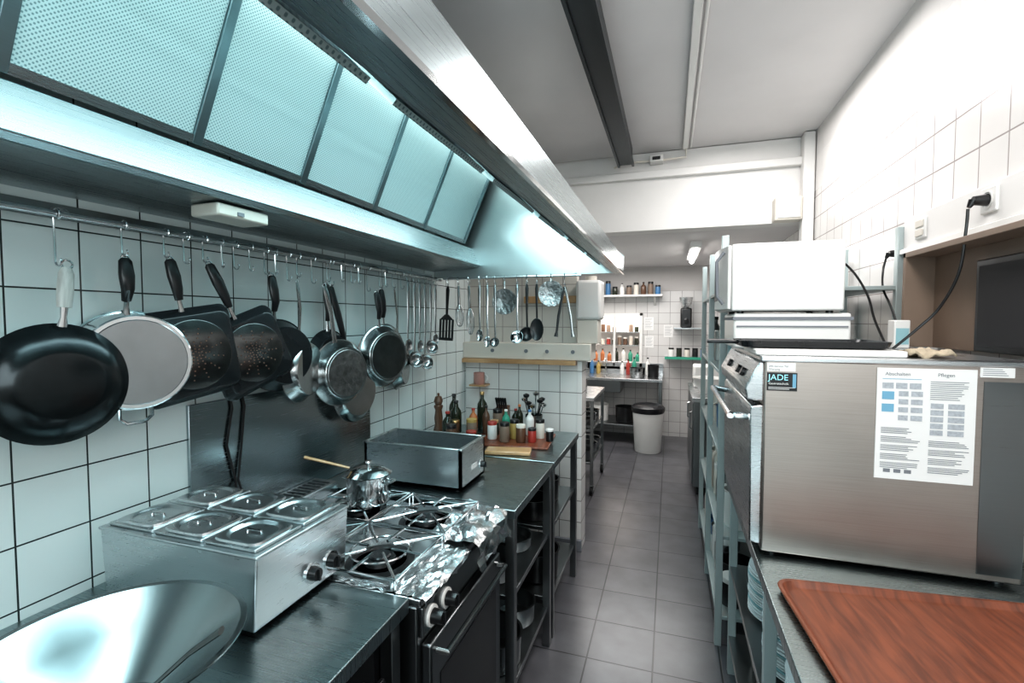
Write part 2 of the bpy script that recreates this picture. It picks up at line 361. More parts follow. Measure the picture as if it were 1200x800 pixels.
# ------------------------------------------------------------------ rails & hooks
RX,RZ=-1.36,1.847
t=Thing('pan_rail','long steel hanging rail fixed to the tiled wall','rail',(-1.36,1.2,RZ))
t.part('bar',BM(cyl,(RX,-.3,RZ),(RX,2.70,RZ),.008,seg=12),M_['steel'],True)
t.part('wall_strip',BM(box,-1.431,-1.418,-.3,2.7,RZ+.0,RZ+.035),M_['steel_dk'],True)
for y in (.25,.76,1.4,2.05,2.6):
    b=BM();tube(b,[(-1.42,y,RZ+.02),(-1.38,y,RZ+.015),(RX,y,RZ)],.006);t.part('bracket',b,M_['steel'],True)
UY,UZ=2.70,1.855
t=Thing('utensil_rail','short steel hanging rail spanning beside the hood end','rail',(-.95,UY,UZ))
t.part('bar',BM(cyl,(RX+.02,UY,UZ),(-.48,UY,UZ),.007,seg=12),M_['steel'],True)
for x in (-.52,-1.3):
    b=BM();tube(b,[(x,UY,UZ),(x,2.755,UZ+.014)],.006);t.part('bracket',b,M_['steel'],True)
def hookmesh(L):
    b=BM();r=.0025;ro=.012
    top=arc((0,0,0),ro,-60,180,8,'xz')
    bot=arc((-.0,0,-L+.010),.010,180,360+40,8,'xz')
    tube(b,top+[(-.011,0,-L*.5)]+bot,r,6);return b
hookcache={}
def hook(L,loc,rz=0,grp='steel hooks on the pan rail'):
    k=round(L,2)
    if k not in hookcache: hookcache[k]=tomesh('s_hook',hookmesh(L),M_['chrome'])
    o=bpy.data.objects.new('s_hook',hookcache[k]);COL.objects.link(o);o.location=loc;o.rotation_euler=(0,0,rz)
    o['label']='bent steel S-hook hanging on a rail';o['category']='hook';o['group']=grp
RM=Matrix.Rotation(math.radians(-90),4,'Y')
def handle(t,h,hmat,xo,style='black'):
    b=BM()
    if style=='steel':
        pts=[(0,0,-.005),(0.002,0,-.03),(.006,0,-h*.5),(xo*.7,0,-h+.01),(xo,0,-h-.012)]
        tube(b,pts,[.007,.011,.010,.010,.013],10,flat=.35,flatdir=(1,0,0))
    else:
        pts=[(0,0,-.004),(0,0,-.012),(0.004,0,-h*.35),(.006,0,-h*.6),(xo*.6,0,-h*.8)]
        tube(b,pts,[.009,.015,.018,.015,.011],12,flat=.6,flatdir=(1,0,0))
    t.part('handle',b,hmat,label=('long steel handle' if style=='steel' else None))
    if style!='steel':
        b=BM();tube(b,[(xo*.5,0,-h*.76),(xo*.8,0,-h*.9),(xo,0,-h-.012)],[.006,.006,.009],8,flat=.5,flatdir=(1,0,0))
        t.part('handle_shank',b,M_['pansteel'])
    b=BM();tube(b,arc((0,0,-.004),.008,0,330,10,'yz'),.0022,6,closed=True);t.part('hanging_loop',b,M_['chrome'])
def roundpan(label,y,L,h,R_,depth,yaw,tilt,mat,inmat=None,hstyle='black',hmat=None,face=1,x=RX,rbase=.8,name='frying_pan',baseplate=None):
    t=Thing(name,label,'pan',(x,y,RZ-L),(tilt,0,math.radians(yaw)),'pans hanging on the wall rail')
    cz=-h-R_
    M=Matrix.Translation((depth*.5*face+.012,0,cz))@Matrix.Rotation(math.radians(-90*face),4,'Y')
    b=BM();rb=R_*rbase
    prof=[(0,0),(rb*.97,0),(rb,.003)]
    for k in range(1,6):
        u=k/5;prof.append((rb+(R_-rb)*(u**1.3),.003+(depth-.003)*u))
    prof+=[(R_+.004,depth+.001),(R_+.003,depth+.003),(R_-.001,depth)]
    for k in range(5,0,-1):
        u=k/5;prof.append((rb+(R_-rb)*(u**1.3)-.003,.005+(depth-.005)*u))
    prof+=[(0,.004)]
    lathe(b,prof,M,48);t.part('pan_body',b,mat)
    if baseplate:
        b=BM();rr=rb*.9
        lathe(b,[(0,-.0022),(rr*.98,-.0022),(rr,0)],M,48);t.part('base_disc',b,baseplate)
    if inmat:
        b=BM();lathe(b,[(0,.0052),(rb*.97,.0052),(rb*.985,.006),(0,.006)],M,48);t.part('cooking_surface',b,inmat)
    handle(t,h,hmat or M_['plastic'],.012+(depth*.5-depth*.92)*face,hstyle)
    hook(L,(RX,y,RZ))
    return t
def rrect(w,h,r,n=6):
    o=[]
    for cx,cy,a0 in ((1,1,0),(-1,1,90),(-1,-1,180),(1,-1,270)):
        for i in range(n+1):
            t_=math.radians(a0+90*i/n);o.append((cx*(w-r)+r*math.cos(t_),cy*(h-r)+r*math.sin(t_)))
    return o
def squarepan(label,y,L,h,S,depth,yaw,tilt,mat,disc):
    t=Thing('grill_pan',label,'pan',(RX+.01,y,RZ-L),(tilt,0,math.radians(yaw)),'pans hanging on the wall rail')
    cz=-h-S;x1=.012+depth*.5;x0=x1-depth
    b=BM();rings=[]
    for s,xx in ((S*.86,x1),(S*.9,x1-.004),(S,x0+.004),(S+.005,x0),(S-.004,x0),(S*.86,x1-.005)):
        rings.append([b.verts.new((xx,py,cz+pz)) for py,pz in rrect(s,s,.03)])
    for k in range(5):
        A=rings[k];B=rings[k+1];n=len(A)
        for i in range(n): b.faces.new((A[i],A[(i+1)%n],B[(i+1)%n],B[i]))
    b.faces.new(rings[0]);b.faces.new(rings[-1])
    t.part('pan_body',b,mat)
    Mx=Matrix.Translation((x1,0,cz))@RM
    b=BM();lathe(b,[(0,-.002),(S*.76,-.002),(S*.78,-.0005),(S*.78,.0005)],Mx,48);t.part('base_disc',b,disc,label='dark metal dotted base disc')
    b=BM()
    for ring,nn in ((.07,6),(.13,10),(.20,12),(.28,12),(.37,12),(.47,12),(.58,12)):
        for i in range(nn):
            t_=2*math.pi*(i+(.5 if int(ring*100)%2 else 0))/nn;cy_=S*ring*math.cos(t_);cz_=S*ring*math.sin(t_)
            cyl(b,(x1+.001,cy_,cz+cz_),(x1+.0034,cy_,cz+cz_),.0022,seg=6)
    t.part('base_dots',b,M_['copperdot'])
    handle(t,h,M_['plastic'],.004);hook(L,(RX,y,RZ));return t
t=Thing('wok_pan','large black carbon-steel pan with a pale wooden handle','pan',(RX+.03,.735,RZ-.12),(-.09,0,math.radians(-12)),'pans hanging on the wall rail')
M=Matrix.Translation((.045,0,-.275))@RM
b=BM();Rw=.138
pr=[(0,0),(.07,.0),(.085,.004),(.11,.018),(.125,.032),(Rw,.048),(Rw+.002,.050),(Rw-.002,.0505),(.122,.034),(.108,.021),(.084,.007),(.07,.003),(0,.003)]
lathe(b,pr,M,56);t.part('pan_body',b,M_['blackpan'])
b=BM();tube(b,[(0,0,-.005),(0,0,-.02),(.002,0,-.06),(.003,0,-.098)],[.009,.015,.016,.014],12,flat=.7,flatdir=(1,0,0));t.part('handle',b,M_['greywood'],label='pale weathered wooden handle')
b=BM();tube(b,[(.003,0,-.09),(.003,0,-.12),(0,0,-.145)],[.008,.006,.011],8,flat=.5,flatdir=(1,0,0));t.part('handle_shank',b,M_['chrome'])
b=BM();tube(b,arc((0,0,.002),.010,0,330,10,'yz'),.0025,6,closed=True);t.part('hanging_loop',b,M_['chrome'])
hook(.12,(RX,.735,RZ))
t=roundpan('polished stainless steel saute pan with a black handle and side grip',.88,.08,.144,.132,.09,-20,.03,M_['chrome'],rbase=.93,name='saute_pan',baseplate=M_['panpolish'])
b=BM();c=-.144-.264
tube(b,[(0,-.035,c+.008),(-.005,-.035,c-.02),(-.005,-.02,c-.034),(-.005,.02,c-.034),(-.005,.035,c-.02),(0,.035,c+.008)],.005,8)
t.part('side_grip',b,M_['chrome'])
squarepan('square black griddle pan with a dotted metal base',.99,.07,.151,.130,.04,-14,.17,M_['black'],M_['copper'])
squarepan('square black griddle pan hanging behind another pan',1.11,.07,.185,.122,.04,-16,.40,M_['black'],M_['copper'])
roundpan('deep black nonstick pan with a black handle',1.345,.085,.163,.128,.06,-10,.11,M_['black'],x=RX+.02)
roundpan('grey steel frying pan with a long steel handle',1.45,.10,.21,.125,.045,14,.08,M_['pansteel'],hstyle='steel',hmat=M_['pansteel'],x=RX+.035)
roundpan('hammered aluminium pan with a pitted base and steel handle',1.58,.105,.234,.135,.045,-12,.22,M_['pansteel'],hstyle='steel',hmat=M_['pansteel'],x=RX+.05,baseplate=M_['panalu'])
roundpan('worn steel frying pan hanging low with a black handle',1.69,.10,.36,.135,.03,-5,.30,M_['pansteel'],x=RX-.01)
roundpan('small black frying pan with a black handle',1.67,.09,.20,.11,.04,-8,.05,M_['black'],x=RX-.015)
roundpan('steel frying pan with a scorched base and black handle',1.95,.11,.165,.148,.045,-14,.14,M_['pansteel'],x=RX+.04,baseplate=M_['panbase'])
roundpan('steel frying pan hung with its base showing and black handle',2.05,.09,.18,.11,.04,-16,.1,M_['pansteel'],x=RX+.0)
roundpan('steel saute pan turned almost edge-on with a steel handle',2.17,.08,.30,.125,.05,18,.22,M_['pansteel'],hstyle='steel',hmat=M_['pansteel'])
for y in (.40,.56,1.05,1.17,1.22,1.28,1.39,1.50,1.76,1.83,1.88,2.10,2.25):
    hook(.08,(RX,y,RZ),random.uniform(-.5,.5))
# ---- utensils
def ladle(label,loc,Ln,r,mat,tilt=0,yaw=0,bowl='round',grp='utensils hanging on the short rail',L=.04,hm=None):
    t=Thing('ladle' if bowl=='round' else 'serving_spoon',label,'ladle' if bowl=='round' else 'spoon',(loc[0],loc[1],loc[2]-L),(tilt,0,yaw),grp)
    b=BM();tube(b,[(0,0,-.004),(0,0,-.03),(0,.0,-Ln*.6),(0,.008,-Ln+.01)],[.005,.010,.006,.006],8,flat=.4,flatdir=(0,1,0));t.part('handle',b,hm or mat)
    b=BM()
    if bowl=='round':
        M=Matrix.Translation((0,-.01,-Ln-r*.6))@Matrix.Rotation(math.radians(70),4,'X')
        pr=[(0,-r*.75),(r*.5,-r*.65),(r*.85,-r*.35),(r,0),(r-.003,0),(r*.82,-r*.33),(r*.47,-r*.6),(0,-r*.7)]
    else:
        M=Matrix.Translation((0,0,-Ln-r*.9))@Matrix.Rotation(math.radians(90),4,'X')@Matrix.Diagonal((.75,1.2,1,1))
        pr=[(0,-.012),(r*.6,-.009),(r,0),(r-.002,.001),(r*.6,-.006),(0,-.009)]
    lathe(b,pr,M,24);t.part('bowl',b,mat)
    b=BM();tube(b,arc((0,0,-.002),.007,0,330,8,'xz'),.002,6,closed=True);t.part('hanging_loop',b,M_['chrome'])
    hook(L,loc,0 if loc[0]<-1.35 else math.pi/2,grp if 'wall' in grp else 'steel hooks on the utensil rail')
    return t
wg='utensils hanging on the wall rail'
for y,Ln,r,bw in ((2.31,.32,.035,'spoon'),(2.38,.40,.05,'round'),(2.44,.33,.03,'spoon'),(2.50,.42,.05,'round'),(2.57,.34,.045,'round'),(2.63,.30,.03,'spoon')):
    ladle('stainless steel kitchen ladle' if bw=='round' else 'stainless steel serving spoon',(RX,y,RZ),Ln,r,M_['pansteel'],yaw=1.2,bowl=bw,grp=wg)
def turner(x,mat,label,Ln=.2,L=.04):
    t=Thing('slotted_turner',label,'spatula',(x,UY,UZ-L),(0,.05,0),'utensils hanging on the short rail')
    b=BM();tube(b,[(0,0,-.004),(0,0,-.03),(0,0,-Ln*.7),(0,0,-Ln-.02)],[.006,.013,.009,.008],8,flat=.5,flatdir=(0,1,0));t.part('handle',b,mat)
    b=BM();w=.048;z1=-Ln-.01;z0=z1-.12
    for k in range(5):
        x0=-w+k*(2*w/4.6);box(b,x0,x0+.014,-.002,.002,z0,z1)
    box(b,-w,w,-.0025,.0025,z0-.012,z0+.006);prism(b,[(-w,z1-.004),(w,z1-.004),(.012,z1+.03),(-.012,z1+.03)],'y',-.0025,.0025)
    t.part('blade',b,mat);hook(L,(x,UY,UZ),math.pi/2,'steel hooks on the utensil rail')
turner(-1.31,M_['plastic'],'black plastic slotted turner')
def whisk(x,Ln=.3,L=.04):
    t=Thing('whisk','stainless steel balloon whisk','whisk',(x,UY,UZ-L),(0,-.04,0),'utensils hanging on the short rail')
    b=BM();cyl(b,(0,0,-.005),(0,0,-Ln*.45),.009,.010,10);t.part('handle',b,M_['chrome'])
    b=BM()
    for k in range(6):
        an=math.pi*k/6;pts=[]
        for i in range(17):
            u=i/16;rr=.036*math.cos(math.pi*u)*(math.sin(math.pi*min(u,1-u)*1.0)**.35 if 0<u<1 else .25)
            if i in (0,16): rr=.008*(1 if i==0 else -1)
            pts.append((math.cos(an)*rr,math.sin(an)*rr,-Ln*.45-Ln*.5*math.sin(math.pi*u)))
        tube(b,pts,.0015,5)
    t.part('wire_balloon',b,M_['chrome']);hook(L,(x,UY,UZ),math.pi/2,'steel hooks on the utensil rail')
whisk(-1.17,.32);whisk(-1.24,.27)
ladle('stainless steel serving spoon',(-1.10,UY,UZ),.28,.030,M_['pansteel'],bowl='spoon')
ladle('stainless steel serving spoon',(-1.05,UY,UZ),.32,.028,M_['chrome'],bowl='spoon')
def skimmer(x,r,Ln,label,L=.02,y=UY):
    t=Thing('skimmer',label,'strainer',(x,y,UZ-L),(0,0,0),'utensils hanging on the short rail')
    b=BM();tube(b,[(0,0,-.004),(0,0,-.02),(0,0,-Ln)],[.004,.007,.004],8,flat=.4,flatdir=(0,1,0));t.part('handle',b,M_['chrome'])
    b=BM();M=Matrix.Translation((0,0,-Ln-r))@Matrix.Rotation(math.radians(90),4,'X')
    lathe(b,[(0,-.012),(r*.6,-.009),(r,0),(r+.003,.002),(r-.002,.002),(r*.6,-.006),(0,-.009)],M,28);t.part('dish',b,M_['panalu']);hook(L,(x,y,UZ),math.pi/2,'steel hooks on the utensil rail')
skimmer(-.94,.075,.05,'round perforated steel skimmer')
ladle('stainless steel kitchen ladle',(-.86,UY,UZ),.29,.040,M_['chrome'])
ladle('black plastic serving spoon',(-.74,UY,UZ),.22,.055,M_['plastic'],bowl='spoon')
ladle('black plastic ladle with a deep bowl',(-.80,UY,UZ),.27,.045,M_['plastic'])
ladle('stainless steel kitchen ladle',(-1.0,UY,UZ),.33,.03,M_['pansteel'])
skimmer(-.655,.072,.02,'shallow steel strainer hanging high on the rail',L=.01)
t=Thing('kitchen_tongs','pair of steel and black kitchen tongs hanging open','tongs',(-.575,UY,UZ-.06),(0,0,0),'utensils hanging on the short rail')
for s in (-1,1):
    b=BM();tube(b,[(0,0,-.005),(s*.012,0,-.05),(s*.035,0,-.17),(s*.045,0,-.26),(s*.05,0,-.29)],[.008,.008,.008,.007,.012],8,flat=.5,flatdir=(0,1,0));t.part('arm',b,M_['plastic'] if s<0 else M_['pansteel'])
hook(.06,(-.575,UY,UZ),math.pi/2,'steel hooks on the utensil rail')
t=Thing('water_canister','white plastic canister with a lid at the end of the partition','canister',(-.53,3.3,1.44))
t.part('body',BM(box,-.61,-.44,3.22,3.40,1.60,1.87),M_['white'],True,.02)
t.part('cap',BM(cyl,(-.52,3.31,1.87),(-.52,3.31,1.90),.04),M_['cream'],True)
t.part('stand',BM(box,-.60,-.46,3.23,3.40,1.44,1.60),M_['cream'],True,.006)
# ------------------------------------------------------------------ left counter
t=Thing('counter_unit','stainless steel worktop unit with a dark open cupboard below','counter',(-1.0,.3,0))
t.part('worktop',BM(box,-1.431,-.615,YB+.3,1.035,.862,.90),M_['wtop'],True,.003)
for z in (.13,.50): t.part('shelf',BM(box,-1.42,-.70,YB+.32,1.02,z-.025,z),M_['steel_dk'],True)
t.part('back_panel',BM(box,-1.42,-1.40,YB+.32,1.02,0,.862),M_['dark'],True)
for x,y in ((-.65,1.0),(-.65,YB+.35),(-1.39,1.0),(-1.39,YB+.35)):
    t.part('leg',BM(box,x-.018,x+.018,y-.018,y+.018,0,.862),M_['steel_dk'],True,.002)
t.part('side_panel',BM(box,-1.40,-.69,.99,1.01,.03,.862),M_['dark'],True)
for i,(y,z) in enumerate(((.88,.70),(.95,.66))):
    t=Thing('kitchen_knife','steel kitchen knife hanging in a rack under the worktop','knife',(-.645,y,z-.12),(0,0,0),'knives under the worktop')
    b=BM();prism(b,[(-.012,0),(.012,.02),(.014,.11),(-.012,.11)],'x',-.0015,.0015);t.part('blade',b,M_['chrome'])
    t.part('handle',BM(box,-.006,.006,-.011,.011,.11,.20),M_['plastic'],False,.003)
t=Thing('conical_bowl','wide conical stainless steel bowl with a flared rim','bowl',(-.93,.55,.902))
prof=[(0,0),(.075,.0),(.08,.004),(.15,.072),(.205,.122),(.215,.124),(.215,.127),(.204,.126),(.147,.075),(.077,.006),(.07,.003),(0,.003)]
b=BM();lathe(b,prof,Matrix(),64);t.part('bowl_body',b,M_['bowlsteel'])
t=Thing('steel_spoon','long steel serving spoon lying inside the bowl','spoon',(-.88,.56,.93),(0,0,.35))
b=BM();tube(b,[(-.10,-.03,-.002),(-.04,-.02,.0),(.03,-.01,.030),(.09,.01,.082),(.14,.02,.115)],[.004,.008,.008,.010,.013],8,flat=.4,flatdir=(0,0,1));t.part('handle',b,M_['panbase'])
b=BM();lathe(b,[(0,-.01),(.02,-.008),(.032,0),(.03,.001),(.02,-.006),(0,-.008)],Matrix.Translation((-.12,-.035,.004))@Matrix.Diagonal((1.3,.8,1,1)),20);t.part('bowl',b,M_['panbase'])
def lidpan(t,x0,x1,y0,y1,z):
    g=.004
    t.part('container_rim',BM(box,x0+g,x1-g,y0+g,y1-g,z,z+.008),M_['bm'],False,.003)
    b=BM();cx=(x0+x1)/2;cy=(y0+y1)/2;w=(x1-x0)/2-.012;h=(y1-y0)/2-.012
    rings=[]
    for s,zz,k in ((1,z+.008,6),(.97,z+.013,6),(.86,z+.0145,3),(.80,z+.012,2.6),(.68,z+.0045,2.4),(.60,z+.0035,2.4),(.3,z+.0035,2),(.05,z+.0035,2)):
        ring=[]
        for i in range(40):
            th=2*math.pi*i/40;c_=math.cos(th);s_=math.sin(th)
            r_=1/((abs(c_)**k+abs(s_)**k)**(1/k));ring.append(b.verts.new((cx+c_*r_*w*s,cy+s_*r_*h*s,zz)))
        rings.append(ring)
    for A,B in zip(rings,rings[1:]):
        for i in range(40): b.faces.new((A[i],A[(i+1)%40],B[(i+1)%40],B[i]))
    b.faces.new(rings[-1]);l=t.part('lid',b,M_['bm'])
    b=BM();tube(b,[(cx-.022,cy,z+.004),(cx-.020,cy,z+.014),(cx+.020,cy,z+.014),(cx+.022,cy,z+.004)],.0032,8)
    t.part('lid_handle',b,M_['chrome'],parent=l)
t=Thing('bain_marie','stainless steel food warmer with six lidded containers and two dials','food warmer',(-1.095,.945,.90))
w2,d2=.25,.155
b=BM();prism(b,[(-w2+.012,.012),(w2-.012,.012),(w2,.182),(-w2,.182)],'y',-d2,d2);t.part('body',b,M_['bm'],False,.004)
t.part('top_rim',BM(box,-w2-.003,w2+.003,-d2-.003,d2+.003,.178,.186),M_['bm'],False,.003)
for ix in range(3):
    for iy in range(2):
        x0=-.24+ix*.16;y0=-.148+iy*.148;lidpan(t,x0,x0+.16,y0,y0+.148,.186)
for x in (-.2,.2):
    for y in (-.12,.12): t.part('foot',BM(cyl,(x,y,0),(x,y,.014),.015),M_['plastic'])
def dial(t,x,y,z,r=.018,dx=.02,mat=None,pm_='chrome'):
    t.part('dial_plate',BM(cyl,(x-.004,y,z),(x+.004,y,z),r*1.4,seg=24),M_[pm_])
    b=BM();cyl(b,(x+.004,y,z),(x+dx,y,z),r,r*.85,20);box(b,x+dx-.002,x+dx+.006,y-.003,y+.003,z-r*.8,z+r*.8);t.part('dial',b,mat or M_['plastic'])
dial(t,.243,.02,.06);dial(t,.243,.09,.06)
# ------------------------------------------------------------------ stove
t=Thing('gas_range','stainless steel gas range with four burners and an oven door','stove',(-.95,1.33,0))
X0,X1,Y0,Y1=-1.30,-.60,1.045,1.61
t.part('body',BM(box,X0,X1,Y0,Y1,.10,.87),M_['range'],True,.004)
t.part('cooktop',BM(box,X0,X1+.01,Y0,Y1,.87,.893),M_['steel'],True,.004)
for x,y in ((X0+.04,Y0+.04),(X0+.04,Y1-.04),(X1-.04,Y0+.04),(X1-.04,Y1-.04)): t.part('foot',BM(cyl,(x,y,0),(x,y,.10),.02),M_['steel'],True)
t.part('control_panel',BM(box,X1,X1+.012,Y0+.01,Y1-.01,.785,.865),M_['steel_dk'],True,.003)
d=t.part('oven_door',BM(box,X1,X1+.03,Y0+.02,Y1-.02,.16,.765),M_['range'],True,.006)
b=BM();tube(b,[(X1+.03,Y0+.05,.735),(X1+.06,Y0+.05,.735),(X1+.06,Y1-.05,.735),(X1+.03,Y1-.05,.735)],.008,10);bmesh.ops.translate(b,vec=-t.loc,verts=b.verts);t.part('door_handle',b,M_['pansteel'],parent=d)
b=BM();box(b,X1+.03,X1+.032,Y0+.07,Y1-.07,.30,.66);bmesh.ops.translate(b,vec=-t.loc,verts=b.verts);t.part('door_window',b,M_['plastic'],parent=d)
for y in (1.10,1.185): dial(t,X1+.014+.95,y-1.33,.822,.020,.034,None,'white')
t.part('vent_ledge',BM(box,-1.415,-1.30,Y0,Y1+.02,.87,.935),M_['steel'],True,.003)
b=BM()
for k in range(20):
    y=Y0+.03+k*.027;box(b,-1.395,-1.315,y,y+.012,.9345,.937)
t.part('vent_slots',b,M_['dark'],True)
for y in (1.185,1.475):
    for x in (-1.085,-.80):
        b=BM();M=Matrix.Translation((x,y,.893))
        lathe(b,[(0,.014),(.03,.014),(.045,.010),(.048,0),(.075,0),(.078,.004),(.10,.002),(.10,0)],M,32);t.part('burner',b,M_['plastic'],True)
        b=BM();lathe(b,[(0,.022),(.028,.022),(.032,.018),(.032,.014),(0,.014)],M,24);t.part('burner_cap',b,M_['black'],True)
        b=BM();s=.135;z=.928;r=.0045
        tube(b,[(x-s,y-s,z),(x+s,y-s,z),(x+s,y+s,z),(x-s,y+s,z)],r,8,closed=True)
        for an in range(8):
            th=math.radians(an*45);c_,s_=math.cos(th),math.sin(th);k=1/max(abs(c_),abs(s_))
            tube(b,[(x+c_*.04,y+s_*.04,z+.006),(x+c_*s*k,y+s_*s*k,z+.004 if an%2==0 else z)],r,6)
        tube(b,arc((x,y,z),.085,0,345,23,'xy'),.0035,6,closed=True)
        for sx in (-1,1):
            for sy in (-1,1): cyl(b,(x+sx*s,y+sy*s,.893),(x+sx*s,y+sy*s,z),r,seg=8)
        t.part('pan_grate',b,M_['chrome'],True)
def foil(label,x0,x1,y0,y1,z,drop,seed,amp=.008,w=.0):
    rnd=random.Random(seed);b=BM();nu,nv=16,16
    Lh=x1-x0;tot=Lh+drop;vs=[]
    ph=[rnd.uniform(0,6) for _ in range(6)]
    for i in range(nu+1):
        s=tot*i/nu
        k=min(1,max(0,(s-Lh+.02)/.04))
        if s<Lh: X,Z=x0+s,z
        else: X,Z=x1+.004,z-(s-Lh)
        row=[]
        for j in range(nv+1):
            y=y0+(y1-y0)*j/nv
            wv=w*(math.sin(i*.8+j*.5+ph[0])+math.sin(j*.9-i*.3+ph[1])+1.2)
            d=rnd.random()*amp+max(0,wv)
            e=rnd.uniform(-.010,.010) if i==nu else 0
            row.append(b.verts.new((X+d*k+rnd.uniform(-.003,.003),y+rnd.uniform(-.004,.004),Z+d*(1-k)+e)))
        vs.append(row)
    for i in range(nu):
        for j in range(nv):
            q=(vs[i][j],vs[i+1][j],vs[i+1][j+1],vs[i][j+1])
            if rnd.random()<.5: b.faces.new(q[:3]);b.faces.new((q[0],q[2],q[3]))
            else: b.faces.new((q[0],q[1],q[3]));b.faces.new(q[1:])
    return solo('aluminium_foil',label,'foil',b,M_['foil'],loc=((x0+x1)/2,(y0+y1)/2,z),world=True,ang=25)
foil('crumpled aluminium foil sheet folded over the stove edge',-.70,-.580,1.045,1.33,.8945,.012,1,.006,.001)
foil('crumpled aluminium foil wrapped around the stove corner',-.72,-.565,1.335,1.63,.903,.080,2,.010,.006)
foil('narrow crumpled foil strip lining the stove side',-1.0,-.70,1.046,1.072,.8945,.0,3,.006)
t=Thing('saucepan','small stainless steel saucepan with lid and side handles','pot',(-1.04,1.475,.938))
b=BM();R_=.078;H_=.10;lathe(b,[(0,0),(R_-.004,0),(R_,.004),(R_,H_),(R_+.004,H_+.002),(R_-.002,H_+.002),(R_-.003,.004),(0,.003)],Matrix(),40);t.part('pot_body',b,M_['chrome'])
l=t.part('lid',BM(lathe,[(0,.128),(.03,.126),(.06,.118),(R_,H_+.006),(R_+.005,H_+.004),(R_+.003,H_+.003),(0,H_+.003)],Matrix(),40),M_['chrome'])
t.part('lid_knob',BM(lathe,[(0,.150),(.012,.149),(.014,.143),(.006,.136),(.007,.127),(0,.127)],Matrix(),16),M_['chrome'],parent=l)
for s in (-1,1):
    b=BM();tube(b,[(s*R_,-.02,.08),(s*(R_+.022),-.018,.083),(s*(R_+.022),.018,.083),(s*R_,.02,.08)],.004);t.part('side_handle',b,M_['chrome'])
b=BM();tube(b,[(-.06,-.03,.125),(-.12,-.07,.15),(-.19,-.11,.175)],[.007,.008,.009],10,flat=.6,flatdir=(0,0,1))
solo('wooden_spoon','pale wooden spoon handle resting across the saucepan','spoon',b,M_['woodlt'],loc=(-1.04,1.475,.938))
def table(name,label,x0,x1,y0,y1,top,shelves,mat,leg=.018,cat='table',th=.035,casters=False,tmat=None):
    t=Thing(name,label,cat,((x0+x1)/2,(y0+y1)/2,0))
    t.part('tabletop',BM(box,x0,x1,y0,y1,top-th,top),tmat or mat,True,.003)
    zb=.09 if casters else 0
    for x in (x0+leg+.008,x1-leg-.008):
        for y in (y0+leg+.008,y1-leg-.008):
            t.part('leg',BM(box,x-leg,x+leg,y-leg,y+leg,zb,top-th),mat,True,.002)
            if casters:
                t.part('caster_wheel',BM(cyl,(x-.014,y,.042),(x+.014,y,.042),.042,seg=20),M_['plastic'],True)
                b=BM();box(b,x-.02,x-.016,y-.014,y+.014,.04,.092);box(b,x+.016,x+.02,y-.014,y+.014,.04,.092);box(b,x-.02,x+.02,y-.014,y+.014,.085,.092);t.part('caster_fork',b,M_['steel'],True)
    for z in shelves: t.part('shelf',BM(box,x0+.02,x1-.02,y0+.02,y1-.02,z-.02,z),mat,True,.002)
    return t
table('worktable','stainless steel work table with two lower shelves',-1.41,-.53,1.645,2.255,.90,(.56,.20),M_['steel_dk'],tmat=M_['wtop'])
table('worktable','stainless steel side table with open shelves',-1.41,-.53,2.275,2.93,.90,(.56,.20),M_['steel_dk'],tmat=M_['wtop'])
def stewpot(name,label,loc,r,h,mat,cat='pot',grp=None):
    b=BM();lathe(b,[(0,0),(r*.92,0),(r*.96,.006),(r,h),(r+.006,h+.002),(r-.003,h+.001),(r*.94,.01),(0,.006)],Matrix(),32)
    return solo(name,label,cat,b,mat,loc=loc,group=grp)
for y,z,r,h in ((1.80,.56,.10,.07),(2.06,.56,.09,.05),(1.80,.20,.12,.12),(2.08,.20,.10,.09)):
    stewpot('metal_bowl','dented steel bowl stored on a table shelf',(-.68,y,z+.001),r,h,M_['steel_dk'],'bowl','bowls under the work table')
for y,z,r,h in ((2.42,.56,.09,.10),(2.68,.56,.08,.12),(2.5,.20,.12,.15)):
    stewpot('metal_pot','dark cooking pot stored on a shelf',(-.68,y,z+.001),r,h,M_['plastic'],'pot','pots under the side table')
b=BM();box(b,-.14,.14,-.10,.10,0,.006);box(b,-.14,-.134,-.10,.10,0,.045);box(b,.134,.14,-.10,.10,0,.045);box(b,-.14,.14,-.10,-.094,0,.045);box(b,-.14,.14,.094,.10,0,.045)
solo('foil_tray','shallow aluminium tray on the table shelf','tray',b,M_['foil'],loc=(-1.0,1.85,.561),rot=(0,0,.1))
t=Thing('bain_marie','plain square stainless steel water bath with a control box','food warmer',(-1.02,1.87,.90))
w2,d2=.228,.128
b=BM();box(b,-w2,w2,-d2,d2,.01,.02)
box(b,-w2,-w2+.012,-d2,d2,.01,.175);box(b,w2-.012,w2,-d2,d2,.01,.175);box(b,-w2,w2,-d2,-d2+.012,.01,.175);box(b,-w2,w2,d2-.012,d2,.01,.175)
t.part('basin',b,M_['bm'])
b=BM();g=.012
box(b,-w2-.005,-w2+g,-d2-.005,d2+.005,.172,.180);box(b,w2-g,w2+.005,-d2-.005,d2+.005,.172,.180);box(b,-w2,w2,-d2-.005,-d2+g,.172,.180);box(b,-w2,w2,d2-g,d2+.005,.172,.180)
t.part('rim',b,M_['bm'],False,.002)
t.part('water_surface',BM(box,-w2+.012,w2-.012,-d2+.012,d2-.012,.08,.083),M_['steel_dk'])
for x in (-.2,.2):
    for y in (-.1,.1): t.part('foot',BM(cyl,(x,y,0),(x,y,.012),.014),M_['plastic'])
t.part('label_plate',BM(box,w2-.001,w2+.002,-.02,.04,.065,.085),M_['paper'])
dial(t,w2,.085,.06,.014,.02)
